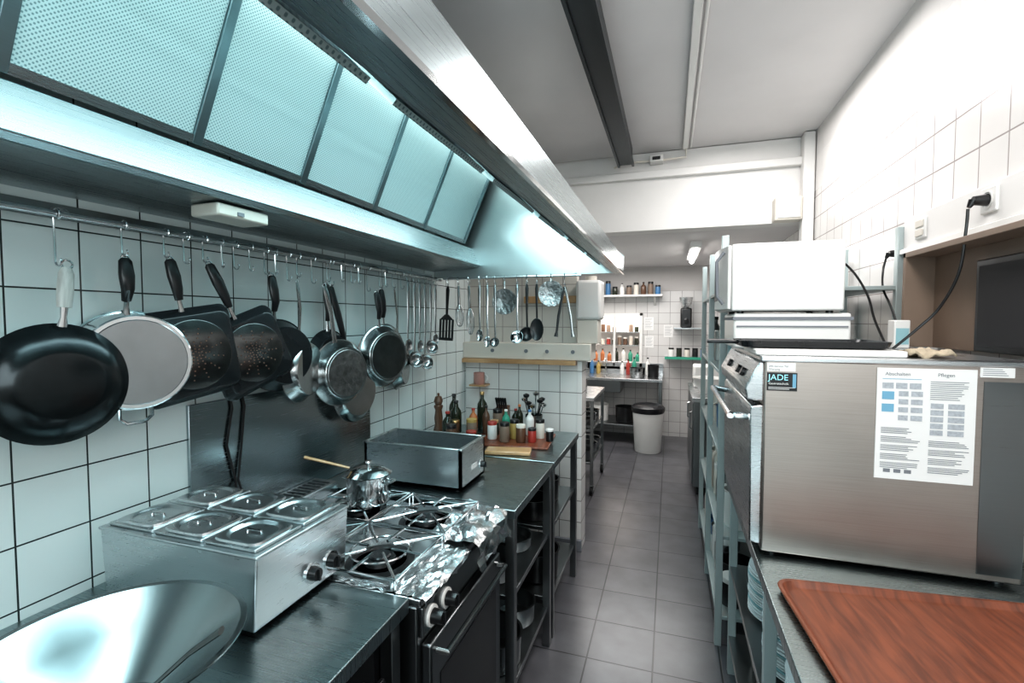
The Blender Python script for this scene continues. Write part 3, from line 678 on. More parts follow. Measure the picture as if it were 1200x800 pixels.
for pts in ([(-1.416,1.22,1.42),(-1.412,1.235,1.30),(-1.412,1.21,1.18),(-1.41,1.24,1.05),(-1.38,1.22,.97),(-1.36,1.16,.94)],[(-1.416,1.26,1.42),(-1.412,1.285,1.30),(-1.412,1.27,1.18),(-1.41,1.25,1.05),(-1.37,1.25,.945)]):
    b=BM();tube(b,pts,.004,8)
    solo('power_cable','black power cable hanging down the steel wall panel','cable',b,M_['plastic'],loc=pts[0],world=True)
# ------------------------------------------------------------------ condiments
solo('serving_tray','brown wooden tray under jars and bottles','tray',BM(box,-.22,.22,-.17,.17,0,.012),M_['tray'],loc=(-.85,2.62,.901),rot=(0,0,.1),bevel=.004)
def bottle(label,x,y,z,r,h,mat,capmat,name='bottle',cat='bottle',neck=.35,grp='condiments on the side table'):
    t=Thing(name,label,cat,(x,y,z),group=grp)
    rn=r*neck;b=BM();lathe(b,[(0,0),(r*.9,0),(r,.006),(r,h*.6),(r*.9,h*.68),(rn,h*.82),(rn,h*.93),(0,h*.93)],Matrix(),20);t.part('body',b,mat)
    b=BM();lathe(b,[(rn*1.2,h*.92),(rn*1.25,h*.985),(rn*1.1,h),(0,h)],Matrix(),16);t.part('cap',b,capmat)
    return t
def jar(label,x,y,z,r,h,mat,capmat,grp='condiments on the side table',cat='jar',name='jar'):
    t=Thing(name,label,cat,(x,y,z),group=grp)
    b=BM();lathe(b,[(0,0),(r*.93,0),(r,.006),(r,h*.78),(r*.92,h*.84),(0,h*.84)],Matrix(),20);t.part('body',b,mat)
    b=BM();lathe(b,[(r*.98,h*.82),(r*1.0,h*.97),(r*.93,h),(0,h)],Matrix(),20);t.part('lid',b,capmat);return t
t=Thing('pepper_mill','turned dark wooden pepper mill','pepper mill',(-1.34,2.62,.901))
b=BM();lathe(b,[(0,0),(.032,0),(.034,.02),(.022,.06),(.026,.10),(.020,.15),(.028,.17),(.026,.18),(0,.18)],Matrix(),24);t.part('body',b,M_['wooddk'])
b=BM();lathe(b,[(0,.18),(.018,.18),(.028,.205),(.020,.232),(.006,.238),(.008,.25),(0,.256)],Matrix(),24);t.part('top_knob',b,M_['wooddk'])
Z=.901;Z2=.914
bottle('dark glass oil bottle',-1.26,2.70,Z,.035,.20,M_['glass'],M_['plastic'])
bottle('dark bottle with a red cap',-1.22,2.50,Z,.032,.17,M_['glass'],M_['red'])
bottle('tall dark sauce bottle',-1.14,2.84,Z,.033,.24,M_['glass'],M_['brass'])
jar('jar with mustard coloured content',-1.12,2.62,Z,.032,.11,M_['brown'],M_['yellow'])
jar('dark spice jar with black lid',-1.15,2.40,Z,.03,.12,M_['wooddk'],M_['plastic'])
bottle('orange squeeze bottle with red cap',-1.16,2.74,Z,.026,.15,M_['orange'],M_['red'])
jar('glass jar of dark spice',-1.02,2.80,Z2,.03,.13,M_['brown'],M_['plastic'])
jar('white spice tub with red lid',-.97,2.57,Z2,.028,.10,M_['white'],M_['red'])
bottle('green sauce bottle with white cap',-.93,2.70,Z2,.024,.15,M_['green'],M_['white'])
jar('brown spice jar with a black lid',-.88,2.53,Z2,.028,.11,M_['brown'],M_['plastic'])
jar('yellow spice tub with black lid',-.85,2.62,Z2,.028,.11,M_['yellow'],M_['plastic'])
bottle('white plastic vinegar bottle',-.79,2.73,Z2,.026,.15,M_['white'],M_['blue'])
jar('dark jar with a pale lid',-.79,2.55,Z2,.028,.10,M_['wooddk'],M_['cream'])
jar('pale cream jar with a black lid',-.71,2.67,Z2,.026,.11,M_['cream'],M_['plastic'])
bottle('dark oil bottle with a black cap',-1.33,2.82,Z,.032,.22,M_['glass'],M_['plastic'])
bottle('small dark dropper bottle',-.92,2.86,Z,.024,.14,M_['glass'],M_['red'])
jar('small dark tin with red lid',-1.05,2.45,Z,.03,.08,M_['plastic'],M_['red'])
jar('small dark tin with wooden lid',-.99,2.66,Z2,.026,.09,M_['glass'],M_['woodlt'])
bottle('slim brown sauce bottle with black cap',-1.05,2.68,Z2,.022,.17,M_['wooddk'],M_['plastic'])
bottle('slim dark bottle with orange cap',-.87,2.78,Z2,.022,.17,M_['glass'],M_['orange'])
jar('squat red spice jar with a black lid',-.73,2.57,Z2,.024,.08,M_['red'],M_['plastic'])
jar('squat brown jar with a brass lid',-1.22,2.60,Z,.028,.10,M_['wooddk'],M_['brass'])
jar('black spice tin with a white lid',-.64,2.62,Z2,.022,.07,M_['plastic'],M_['white'])
t=Thing('knife_block','dark wooden block holding black handled knives','knife block',(-1.02,2.90,.901))
b=BM();prism(b,[(2.85,.901),(2.93,.901),(2.93,1.05),(2.85,1.00)],'x',-1.07,-.98);t.part('block',b,M_['wooddk'],True,.004)
for i in range(5):
    x=-1.055+i*.015;b=BM();tube(b,[(x,2.90,1.02),(x,2.88,1.07),(x,2.865,1.10)],[.005,.007,.008],8);t.part('knife_handle',b,M_['plastic'],True)
t=Thing('utensil_holder','steel pot holding several spoons and spatulas','utensil holder',(-.80,2.86,.901))
b=BM();lathe(b,[(0,0),(.05,0),(.055,.11),(.052,.11),(.047,.004),(0,.004)],Matrix(),28);t.part('pot_body',b,M_['pansteel'])
for i in range(8):
    th=i*.8;b=BM();e=Vector((math.cos(th)*.06,math.sin(th)*.05,.17+.03*(i%3)))
    tube(b,[(math.cos(th)*.01,math.sin(th)*.01,.01),tuple(e)],.004,6);lathe(b,[(0,-.008),(.018,-.002),(.02,.004),(0,.008)],Matrix.Translation(e)@Matrix.Diagonal((1,1,2.2,1)),10)
    t.part('utensil',b,M_['plastic'] if i%2 else M_['chrome'])
solo('chopping_board','pale wooden chopping board lying flat','chopping board',BM(box,-.12,.12,-.05,.05,0,.02),M_['woodlt'],loc=(-.80,2.36,.901),rot=(0,0,.2),bevel=.006)
t=Thing('hanging_mug','pinkish ceramic mug on a small wooden bracket on the tiled partition','mug',(-1.30,3.18,1.14))
b=BM();lathe(b,[(0,0),(.035,0),(.04,.01),(.04,.085),(.037,.085),(.036,.008),(0,.006)],Matrix(),24);t.part('body',b,plain('pinkish_glaze',(.40,.22,.19),.3))
b=BM();tube(b,arc((.04,0,.045),.025,-80,80,8,'xz'),.005,8);t.part('handle',b,M_['white'])
t.part('wall_bracket',BM(box,-.06,.06,-.045,.061,-.012,0),M_['woodlt'])
# ------------------------------------------------------------------ right counter
t=Thing('counter_unit','stainless steel worktop on a pale metal frame with shelves','counter',(.6,.7,0))
t.part('worktop',BM(box,.25,.98,YB+.3,2.34,.865,.90),M_['wtop'],True,.003)
for x in (.285,.94):
    for y in (2.31,1.50,YB+.34): t.part('leg',BM(box,x-.016,x+.016,y-.016,y+.016,0,.865),M_['rack'],True,.002)
for z in (.50,.18): t.part('shelf',BM(box,.27,.96,YB+.34,2.32,z-.02,z),M_['steel_dk'],True,.002)
b=BM();lathe(b,[(0,0),(.06,0),(.065,.004),(.10,.014),(.125,.020),(.125,.0225),(.098,.0175),(.062,.007),(0,.006)],Matrix(),40)
pm=tomesh('dinner_plate',b,M_['plate']);pm2=pm.copy();pm2.materials.clear();pm2.materials.append(M_['cyan'])
for k,(x,y,n) in enumerate(((.42,1.34,20),(.42,1.66,24),(.42,1.95,18),(.42,1.06,18))):
    for i in range(n):
        o=bpy.data.objects.new('dinner_plate',pm if (i*7+k)%5 else pm2);COL.objects.link(o);o.location=(x+random.uniform(-.003,.003),y+random.uniform(-.003,.003),.501+i*.0095)
        o['label']='white china plate in a stack' if (i*7+k)%5 else 'pale blue china plate in a stack';o['category']='plate';o['group']='stacked plates under the counter'
for x,y,r,h in ((.43,1.35,.12,.16),(.43,1.75,.13,.14),(.43,2.1,.10,.18)):
    stewpot('stock_pot','steel stock pot stored on a low shelf',(x,y,.181),r,h,M_['pansteel'],'pot','pots under the counter')
t=Thing('serving_tray','red-brown rectangular tray with raised rounded rim','tray',(.615,1.215,.901),(0,0,math.radians(6)))
b=BM();rings=[]
for dw,z in ((-.02,.0),(-.006,.003),(0,.016),(-.002,.019),(-.009,.018),(-.018,.007),(-.026,.005)):
    rings.append([b.verts.new((x,y,z)) for x,y in rrect(.325+dw,.215+dw,.04)])
for A,B in zip(rings,rings[1:]):
    n_=len(A)
    for i in range(n_): b.faces.new((A[i],A[(i+1)%n_],B[(i+1)%n_],B[i]))
b.faces.new(rings[0]);b.faces.new(rings[-1]);t.part('tray_body',b,M_['tray'])
# ------------------------------------------------------------------ dishwasher
t=Thing('commercial_dishwasher','brushed steel countertop dishwasher with instruction sheet and stickers','dishwasher',(.56,1.93,.90))
DX0,DX1,DY0,DY1=.265,.875,1.56,2.27
t.part('body',BM(box,DX0,DX1,DY0,DY1,.912,1.49),M_['machine'],True,.006)
t.part('top_lid',BM(box,DX0-.01,DX1+.004,DY0-.004,DY1,1.478,1.495),M_['steel'],True,.004)
t.part('dark_side_reflection',BM(box,.778,.872,DY0-.002,DY0+.001,.93,1.44),M_['range'],True)  # dark reflection in the steel, put in as a thin darker sheet
for x in (.30,.84):
    for y in (1.60,2.2): t.part('foot',BM(cyl,(x,y,.900),(x,y,.915),.018),M_['plastic'],True)
b=BM();prism(b,[(DX0,.93),(DX0-.03,.935),(DX0-.035,1.33),(DX0-.03,1.345),(DX0,1.35)],'y',DY0+.004,DY1-.004);d=t.part('door',b,M_['steel'],True,.004)
b=BM();y0,y1=DY0+.03,DY1-.05;xh=DX0-.085
tube(b,[(DX0-.03,y0+.02,1.305),(xh,y0,1.31),(xh,y1,1.31),(DX0-.03,y1-.02,1.305)],.011,10);bmesh.ops.translate(b,vec=-t.loc,verts=b.verts);t.part('door_handle',b,M_['chrome'],parent=d)
b=BM();prism(b,[(DX0,1.36),(DX0-.045,1.365),(DX0-.05,1.40),(DX0-.012,1.478),(DX0,1.478)],'y',DY0+.002,DY1-.002);t.part('control_panel',b,M_['steel'],True,.004)
for y in (1.70,1.80,2.05):
    t.part('button',BM(cyl,(DX0-.030,y,1.43),(DX0-.045,y,1.437),.014),M_['plastic'],True)
ys_=DY0-.0035
sx0,sx1,sz0,sz1=.543,.762,1.165,1.47
sh=t.part('instruction_sheet',BM(box,sx0,sx1,ys_-.0006,DY0+.001,sz0,sz1),M_['paper'],True)
def onto(par,name,b,mat):
    bmesh.ops.translate(b,vec=-t.loc,verts=b.verts);return t.part(name,b,mat,parent=par)
b=BM();textmesh(b,'Abschalten',.013,(sx0+.018,ys_-.001,sz1-.020));textmesh(b,'Pflegen',.013,(sx0+.135,ys_-.001,sz1-.020))
yy=ys_-.001
rnd=random.Random(4)
for c in range(2):
    cx=sx0+.012+c*.108;z=sz1-(.165 if c==0 else .195)
    for blk in range(5 if c==0 else 4):
        for ln in range(4):
            box(b,cx,cx+rnd.uniform(.055,.092),yy-.0002,yy,z,z+.0018);z-=.0045
        z-=.006
for ln in range(10): box(b,sx0+.12,sx0+.12+rnd.uniform(.055,.085),yy-.0002,yy,sz1-.035-ln*.0052,sz1-.0334-ln*.0052)
for q in range(3): box(b,sx0+.02+q*.024,sx0+.036+q*.024,yy-.0002,yy,sz0+.018,sz0+.028)
onto(sh,'printed_text',b,M_['inkgrey'])
b=BM();box(b,sx0+.012,sx0+.10,yy-.0002,yy,sz1-.030,sz1-.0285)
for q in range(2): box(b,sx0+.012,sx0+.040,yy-.0002,yy,sz1-.086-q*.034,sz1-.064-q*.034)
onto(sh,'blue_diagrams',b,M_['inkblue'])
b=BM()
for q in range(3): box(b,sx0+.012+q*.031,sx0+.038+q*.031,yy-.0002,yy,sz1-.056,sz1-.040)
for q in range(4): box(b,sx0+.050,sx0+.072,yy-.0002,yy,sz1-.076-q*.022,sz1-.062-q*.022);box(b,sx0+.078,sx0+.104,yy-.0002,yy,sz1-.076-q*.022,sz1-.062-q*.022)
for q in range(5): box(b,sx0+.122,sx0+.150,yy-.0002,yy,sz1-.106-q*.018,sz1-.092-q*.018);box(b,sx0+.160,sx0+.195,yy-.0002,yy,sz1-.106-q*.018,sz1-.092-q*.018)
onto(sh,'grey_diagrams',b,M_['inkpale'])
st=t.part('white_label',BM(box,.272,.345,ys_-.0005,DY0+.001,1.452,1.476),M_['paper'],True)
b=BM();textmesh(b,'24h Service Tel.',.008,(.276,ys_-.001,1.464));textmesh(b,'Wartung',.008,(.276,ys_-.001,1.455));onto(st,'label_text',b,M_['inkgrey'])
st=t.part('black_sticker',BM(box,.272,.350,ys_-.0005,DY0+.001,1.395,1.448),M_['plastic'],True)
b=BM();textmesh(b,'JADE',.024,(.275,ys_-.001,1.426));onto(st,'sticker_lettering',b,plain('light_blue_glow_print',(.35,.75,.85),.5,emit=(.3,.7,.8),es=.15))  # lettering has a faint glow added to its blue print
b=BM();textmesh(b,'Gastrotechnik',.009,(.276,ys_-.001,1.413));box(b,.276,.345,ys_-.0012,ys_-.001,1.404,1.4055);box(b,.276,.33,ys_-.0012,ys_-.001,1.3995,1.401);onto(st,'sticker_small_text',b,M_['paper'])
onto(st,'sticker_emblem',BM(box,.338,.347,ys_-.0012,ys_-.001,1.405,1.444),M_['inkblue'])
rp=t.part('rating_plate',BM(box,.768,.838,ys_-.001,DY0+.001,1.452,1.477),M_['paper'],True)
b=BM()
for q in range(4): box(b,.773,.773+.04+.004*q,ys_-.0014,ys_-.001,1.472-q*.005,1.4735-q*.005)
onto(rp,'rating_plate_text',b,M_['inkgrey'])
t=Thing('baking_tray','flat black baking tray with a protruding handle','tray',(.41,1.74,1.5145))
b=BM();rings=[]
for dw,z in ((-.02,.0),(-.006,.003),(0,.022),(-.004,.022),(-.012,.007),(-.03,.005)):
    rings.append([b.verts.new((x,y,z)) for x,y in rrect(.20+dw,.11+dw,.025)])
for A,B in zip(rings,rings[1:]):
    n_=len(A)
    for i in range(n_): b.faces.new((A[i],A[(i+1)%n_],B[(i+1)%n_],B[i]))
b.faces.new(rings[0]);b.faces.new(rings[-1]);t.part('tray_body',b,M_['black'])
b=BM();tube(b,[(-.19,0,.012),(-.23,0,.016),(-.29,0,.016)],[.008,.013,.012],10,flat=.6,flatdir=(0,0,1));t.part('handle',b,M_['plastic'])
solo('cutting_board','white plastic board lying under a black tray','chopping board',BM(box,-.19,.19,-.12,.12,0,.018),M_['white'],loc=(.435,1.71,1.4955),bevel=.004)
b=BM()
rnd=random.Random(9);vs=[]
for i in range(15):
    row=[]
    for j in range(9): row.append(b.verts.new((-.055+.11*i/14,-.04+.08*j/8,.008+.010*math.sin(i*.9)*math.sin(j*.8+i*.3)+.004*rnd.random()+.010*math.sin(math.pi*j/8))))
    vs.append(row)
for i in range(14):
    for j in range(8): b.faces.new((vs[i][j],vs[i+1][j],vs[i+1][j+1],vs[i][j+1]))
c=solo('dish_cloth','crumpled beige cloth lying on the machine top','cloth',b,M_['fabric'],loc=(.685,1.64,1.496),ang=80);md=c.modifiers.new('s','SOLIDIFY');md.thickness=.006
t=Thing('appliance_stand','white plastic box stand supporting the microwave','stand',(.39,2.12,1.496))
t.part('body',BM(box,.225,.60,1.95,2.26,1.4955,1.625),M_['white'],True,.008)
t.part('groove',BM(box,.235,.59,1.946,1.951,1.575,1.58),M_['inkgrey'],True)
t.part('edge_band',BM(box,.222,.605,1.947,2.263,1.60,1.612),M_['inkgrey'],True)
t=Thing('microwave_oven','white microwave oven with a rounded door','microwave',(.39,2.2,1.626))
t.part('case',BM(box,.215,.575,1.94,2.44,1.634,1.88),M_['white'],True,.006)
for x,y in ((.25,1.98),(.54,1.98),(.25,2.24),(.54,2.24)): t.part('foot',BM(cyl,(x,y,1.625),(x,y,1.636),.012),M_['plastic'],True)
b=BM();pts=[(.214,1.945)]
for i in range(9):
    u=i/8;pts.append((.214-.012-.028*math.sin(math.pi*u),1.945+.36*u))
pts.append((.214,2.305));prism(b,pts,'z',1.64,1.876);t.part('door',b,M_['white'],True,.003)
b=BM();prism(b,[(p_[0]-.002,p_[1]*.8+.425) for p_ in pts],'z',1.675,1.845);t.part('door_window',b,M_['plastic'],True)
t.part('control_panel',BM(box,.205,.215,2.32,2.435,1.64,1.876),M_['cream'],True,.003)
b=BM();tube(b,[(.19,1.975,1.66),(.168,1.972,1.69),(.165,1.972,1.82),(.19,1.975,1.855)],.006,8);t.part('door_handle',b,M_['inkgrey'],True)
# ------------------------------------------------------------------ right wall fittings
t=Thing('cable_trunking','wide white cable trunking with sockets on the tiled wall','cable trunking',(.96,1.6,1.95))
t.part('channel',BM(box,.945,.981,.9,2.49,1.90,2.03),M_['wall'],True,.005)
t.part('ledge',BM(box,.93,.981,.9,2.50,1.878,1.90),M_['white'],True,.003)
def socket(y,z,x=.945,name='wall_socket',label='round white wall socket with a black plug',plug=True):
    t=Thing(name,label,'socket' if plug else 'switch',(x,y,z))
    t.part('plate',BM(box,x-.008,x+.002,y-.04,y+.04,z-.04,z+.04),M_['white'],True,.004)
    if plug:
        b=BM();lathe(b,[(.026,.008),(.028,.012),(.024,.012),(.022,.009),(0,.009)],Matrix.Translation((x,y,z))@Matrix.Rotation(math.radians(-90),4,'Y'),24);t.part('socket_ring',b,M_['white'],True)
        b=BM();cyl(b,(x-.010,y,z),(x-.045,y,z),.019,.014);cyl(b,(x-.045,y,z),(x-.055,y,z-.02),.012,.006);t.part('plug',b,M_['plastic'],True)
    else:
        for dz in (-.018,.018): t.part('rocker',BM(box,x-.012,x-.007,y-.03,y+.03,z+dz-.014,z+dz+.014),M_['cream'],True,.002)
socket(1.90,1.975);socket(2.60,1.90,.98)
socket(2.33,1.965,name='wall_switch',label='white rectangular wall switch with two rockers',plug=False)
def cable(pts,label='black power cable hanging in a curve from a wall socket'):
    pts=[Vector(p) for p in pts];out=[]
    for i in range(len(pts)-1):
        p0=pts[max(i-1,0)];p1=pts[i];p2=pts[i+1];p3=pts[min(i+2,len(pts)-1)]
        for k in range(6):
            u=k/6;out.append(.5*((2*p1)+(-p0+p2)*u+(2*p0-5*p1+4*p2-p3)*u*u+(-p0+3*p1-3*p2+p3)*u**3))
    out.append(pts[-1]);b=BM();tube(b,out,.0045,8)
    solo('power_cable',label,'cable',b,M_['plastic'],loc=tuple(pts[0]),world=True)
cable([(.888,1.90,1.95),(.885,1.90,1.88),(.88,1.92,1.75),(.85,1.96,1.64),(.80,1.98,1.57),(.74,2.0,1.50)])
cable([(.925,2.60,1.88),(.915,2.60,1.82),(.90,2.55,1.74),(.89,2.44,1.66),(.86,2.26,1.54),(.84,2.22,1.50)])
cable([(.575,2.36,1.85),(.66,2.36,1.86),(.72,2.34,1.80),(.76,2.30,1.70),(.77,2.25,1.60),(.78,2.16,1.50)])
cable([(.60,1.95,1.50),(.68,1.88,1.503),(.70,1.80,1.502),(.78,1.84,1.502),(.84,1.90,1.500)],'black cable lying loosely on the machine top')
t=Thing('wall_cupboard','brown open wall cupboard with a dark interior','cupboard',(.92,1.75,1.5))
b=BM();box(b,.86,.981,2.24,2.26,1.497,1.86);t.part('side_panel',b,M_['brown'],True,.002)
t.part('top_panel',BM(box,.86,.981,1.0,2.26,1.84,1.86),M_['brown'],True,.002)
t.part('back_panel',BM(box,.955,.981,1.0,2.24,1.497,1.84),M_['brown'],True)
t=Thing('wall_monitor','flat black screen panel inside the wall cupboard','screen',(.93,1.5,1.5))
t.part('frame',BM(box,.93,.956,1.05,1.93,1.50,1.79),M_['plastic'],True,.004)
t.part('screen',BM(box,.928,.931,1.07,1.91,1.52,1.77),M_['dark'],True)
t=Thing('small_carton','white carton with a pale blue front on the machine','box',(.82,2.18,1.496))
t.part('body',BM(box,.795,.845,2.14,2.20,1.4955,1.60),M_['white'],True,.004)
t.part('front_label',BM(box,.80,.84,2.138,2.141,1.51,1.57),M_['cyan'],True)
# ------------------------------------------------------------------ tall rack
t=Thing('storage_rack','tall pale metal rack with five shelves against the wall','shelving rack',(.58,3.2,0))
for x in (.245,.94):
    for y in (2.50,3.2,3.9): t.part('post',BM(box,x-.016,x+.016,y-.016,y+.016,0,2.0),M_['rack'],True,.002)
for z in (.15,.55,.95,1.35,1.75): t.part('shelf',BM(box,.235,.955,2.49,3.91,z-.018,z),M_['rack'],True,.002)
rnd=random.Random(12)
cols=['white','cyan','cream','blue','pansteel','plastic','cream','steel_dk']
for z in (.15,.55,.95,1.35,1.75):
    y=2.62
    while y<3.80:
        k=rnd.random();mm=M_[rnd.choice(cols)];x=.33
        if k<.4:
            stewpot('storage_tub','round storage tub on the metal rack',(x+.03,y+.03,z+.001),.085,rnd.uniform(.1,.2),mm,'tub','tubs on the storage rack');y+=.20
        elif k<.7: jar('pale canister on the metal rack',x-.01,y,z+.001,.055,rnd.uniform(.13,.24),mm,M_['white'],'canisters on the storage rack','canister','canister');y+=.14
        else:
            bottle('cleaning bottle on the metal rack',x-.02,y,z+.001,.045,rnd.uniform(.2,.28),mm,M_['plastic'],grp='bottles on the storage rack');y+=.13
# ------------------------------------------------------------------ far room
table('kitchen_trolley','steel trolley with shelves on caster wheels',-1.25,-.64,4.3,5.05,.90,(.60,.30),M_['steel_dk'],leg=.014,cat='trolley',casters=True,tmat=M_['steel'])
for i,(y,x) in enumerate(((4.45,-.77),(4.70,-.77),(4.92,-.77))):
    stewpot('metal_bowl','steel bowl on a trolley shelf',(x,y,.601),.09,.08,M_['pansteel'],'bowl','bowls on the trolley');stewpot('metal_bowl','dark steel bowl on a low trolley shelf',(x,y,.301),.10,.09,M_['steel_dk'],'bowl','bowls on the trolley')
stewpot('steel_container','round steel container on top of the trolley',(-.85,4.6,.901),.10,.12,M_['pansteel'],'pot')
t=table('sink_table','stainless steel sink table with backsplash against the far wall',-1.40,-.08,6.25,6.88,.85,(.25,),M_['steel_dk'],cat='sink',tmat=M_['steel'])
t.part('backsplash',BM(box,-1.40,-.08,6.86,6.901,.85,1.0),M_['steel'],True)
t.part('basin',BM(box,-1.1,-.6,6.35,6.78,.65,.815),M_['steel_dk'],True,.01)
b=BM();cyl(b,(-.85,6.80,.85),(-.85,6.80,1.0),.012);tube(b,[(-.85,6.80,1.0),(-.85,6.78,1.06),(-.85,6.70,1.08),(-.85,6.62,1.04)],.010);t.part('faucet',b,M_['chrome'],True)
for x,r,h,mm in ((-.40,.10,.12,'pansteel'),(-.20,.07,.16,'plastic'),(-1.2,.09,.14,'pansteel')):
    stewpot('cooking_pot','cooking pot standing on the sink table',(x,6.5,.851),r,h,M_[mm],'pot','pots on the sink table')
for x,r,h,mm in ((-.55,.13,.2,'plastic'),(-.9,.13,.22,'white'),(-1.2,.1,.2,'steel_dk')):
    stewpot('storage_bucket','bucket on the shelf beneath the sink table',(x,6.5,.251),r,h,M_[mm],'bucket','buckets beneath the sink')
for i,(x,mm) in enumerate(((-.62,'white'),(-.54,'red'),(-.46,'green'),(-.95,'yellow'),(-1.04,'blue'),(-.28,'white'))):
    bottle('cleaning bottle on the sink table',x,6.76,.851,.03,.18+.03*(i%3),M_[mm],M_['plastic'],grp='bottles on the sink table')
t=Thing('waste_bin','white plastic waste bin lined with a black bag','bin',(-.24,6.02,0))
b=BM();lathe(b,[(0,0),(.15,0),(.155,.01),(.185,.52),(.195,.53),(.18,.53),(.15,.01),(0,.01)],Matrix(),36);t.part('bin_body',b,M_['white'])
b=BM();lathe(b,[(.186,.48),(.20,.51),(.198,.545),(.17,.57),(.12,.58),(.05,.585),(0,.58)],Matrix(),36);t.part('bin_bag',b,M_['bag'])
t=Thing('wall_shelf','long white wall shelf holding containers','shelf',(-.5,6.78,1.93))
t.part('board',BM(box,-.98,-.10,6.66,6.901,1.92,1.945),M_['white'],True,.003)
for x in (-.9,-.2):
    b=BM();prism(b,[(6.901,1.92),(6.70,1.92),(6.901,1.80)],'x',x-.01,x+.01);t.part('bracket',b,M_['white'],True)
for i in range(9):
    x=-.92+i*.095
    (jar if i%3 else bottle)('small container on the far wall shelf',x,6.76,1.946,.035,rnd.uniform(.1,.2),M_[rnd.choice(['white','wooddk','glass','cream','brown','blue'])],M_['plastic'],grp='containers on the wall shelf')
t=Thing('wall_shelf','narrow wall shelf with a green front edge','shelf',(.2,6.78,1.1))
t.part('board',BM(box,-.06,.9,6.62,6.901,1.09,1.11),M_['steel'],True)
t.part('front_edge',BM(box,-.06,.9,6.61,6.62,1.085,1.12),M_['green'],True)
for i in range(5): jar('small container on the green-edged shelf',.02+i*.1,6.74,1.111,.035,.12,M_[['white','glass','cream','plastic','blue'][i]],M_['plastic'],grp='containers on the green-edged shelf')
t=Thing('coffee_grinder','black and steel coffee grinder with a hopper on a wall bracket','coffee grinder',(.20,6.7,1.5))
t.part('bracket_shelf',BM(box,.05,.40,6.60,6.901,1.485,1.50),M_['steel'],True)
t.part('body',BM(box,.13,.27,6.64,6.80,1.50,1.76),M_['plastic'],True,.02)
b=BM();lathe(b,[(0,1.76),(.04,1.76),(.08,1.86),(.085,1.90),(0,1.905)],Matrix.Translation((.20,6.72,0)),24);t.part('hopper',b,M_['steel'],True)
t.part('spout',BM(cyl,(.20,6.65,1.60),(.20,6.60,1.58),.03),M_['chrome'],True)
t=Thing('base_cabinet','low stainless steel cabinet with two doors','cabinet',(.55,5.1,0))
t.part('body',BM(box,.215,.95,4.6,5.7,.08,.86),M_['steel_dk'],True,.004)
t.part('worktop',BM(box,.20,.97,4.58,5.72,.86,.90),M_['steel'],True,.003)
t.part('plinth',BM(box,.25,.93,4.64,5.66,0,.08),M_['dark'],True)
for y in (4.62,5.17):
    d=t.part('door',BM(box,.205,.215,y,y+.51,.10,.84),M_['steel_dk'],True,.003)
    b=BM();tube(b,[(.205,y+.05,.60),(.185,y+.05,.61),(.185,y+.05,.75),(.205,y+.05,.76)],.006);onto(d,'door_handle',b,M_['chrome'])
t=Thing('mixing_bowl','white mixing bowl on a steel cabinet','bowl',(.36,4.95,.901))
b=BM();lathe(b,[(0,0),(.07,0),(.075,.01),(.13,.10),(.14,.14),(.145,.145),(.135,.142),(.12,.10),(.06,.012),(0,.01)],Matrix(),32);t.part('bowl_body',b,M_['white'])
t=Thing('food_processor','white countertop appliance with a dark control strip','appliance',(.36,5.4,.901))
t.part('body',BM(box,.24,.50,5.28,5.55,.901,1.13),M_['white'],True,.02);t.part('control_strip',BM(box,.236,.242,5.32,5.5,.94,.98),M_['plastic'],True)
solo('hatch_counter','steel counter seen through the serving hatch','counter',BM(box,-1.2,-.2,7.05,7.48,.0,1.0),M_['steel'],loc=(-.7,7.3,0),world=True,bevel=.004)
t=Thing('hatch_shelf','shelf of crockery seen through the serving hatch','shelf',(-.7,7.6,1.35))
for z in (1.22,1.42): t.part('board',BM(box,-1.2,-.2,7.5,7.701,z-.015,z),M_['steel'],True)
for z in (1.221,1.421):
    for i in range(10):
        jar('small container in the serving hatch',-1.08+i*.085,7.58,z,.03,rnd.uniform(.08,.14),M_[rnd.choice(['white','red','cream','glass','brown','wooddk'])],M_['white'],grp='containers in the serving hatch')
for i in range(7):
    bottle('small bottle on the hatch counter',-1.04+i*.10,7.12,1.001,.03,rnd.uniform(.12,.24),M_[rnd.choice(['white','red','green','glass','orange'])],M_['plastic'],grp='bottles on the hatch counter')
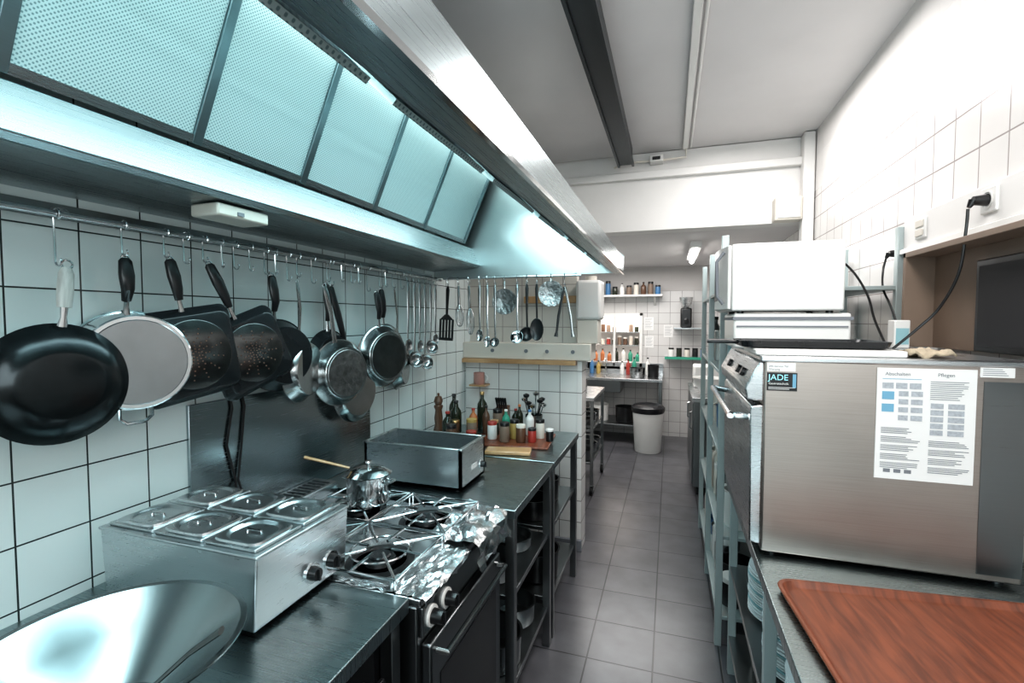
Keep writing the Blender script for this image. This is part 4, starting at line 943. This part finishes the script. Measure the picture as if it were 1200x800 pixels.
for x,z,w,h in ((-.28,1.55,.13,.18),(-.27,1.30,.12,.16),(-.02,1.45,.12,.17)):
    t=Thing('notice_sheet','sheet of paper pinned to the far wall','notice',(x,6.9,z),group='notices on the far wall')
    t.part('paper',BM(box,-w/2,w/2,-.004,0.001,-h/2,h/2),M_['paper'])
    b=BM()
    for q in range(8): box(b,-w*.38,w*(.38-.1*(q%3)),-.005,-.004,h*.38-q*h*.1,h*.40-q*h*.1)
    t.part('printed_lines',b,M_['inkgrey'])
t=Thing('ceiling_lamp','white fluorescent batten lamp on the far ceiling','ceiling lamp',(.22,5.2,2.32))
t.part('housing',BM(box,.17,.27,4.75,5.75,2.27,2.331),M_['white'],True,.006)
t.part('lamp_tube',BM(cyl,(.22,4.80,2.25),(.22,5.70,2.25),.024),M_['glow2'],True)
# ------------------------------------------------------------------ lights
def area(name,loc,rot,sx,sy,e,col=(1,1,1)):
    l=bpy.data.lights.new(name,'AREA');l.shape='RECTANGLE';l.size=sx;l.size_y=sy;l.energy=e;l.color=col
    o=bpy.data.objects.new(name,l);COL.objects.link(o);o.location=loc;o.rotation_euler=rot
area('ceiling_light',(.28,.7,2.90),(0,0,0),.5,1.6,34,(1,.97,.95))
area('rear_fill_light',(0.2,-1.2,2.0),(math.radians(80),0,0),1.6,1.2,27,(.84,.97,1))  # added fill from behind the camera, no lamp fitting
area('hood_light',(-.72,1.2,2.18),(0,math.radians(-60),0),.10,2.6,7,(.70,.95,1))
area('hood_down_light',(-.80,1.3,2.26),(0,0,0),.25,2.4,15,(.68,.95,1))
area('hood_slope_fill',(-1.02,1.2,2.12),(0,math.radians(-135),0),.06,2.6,4,(.72,.97,1))  # added fill, unseen from the camera, to brighten the dark slope panels
area('far_light',(-.4,5.6,2.28),(0,0,0),1.4,1.4,36,(1,.97,.94))
area('mid_fill_light',(.45,3.0,2.92),(0,0,0),.4,1.2,24,(1,.97,.95))  # added fill over the aisle; no fixture hangs here
area('hatch_light',(-.7,7.3,2.3),(0,0,0),.8,.4,28,(1,.92,.84))
w=bpy.data.worlds.new('w');sc.world=w;w.use_nodes=True;w.node_tree.nodes['Background'].inputs[0].default_value=(.8,.85,.9,1);w.node_tree.nodes['Background'].inputs[1].default_value=.5
sc.view_settings.view_transform='Standard'
for lk in ('Medium High Contrast','Standard - Medium High Contrast'):
    try: sc.view_settings.look=lk;break
    except Exception: pass
sc.view_settings.exposure=.25
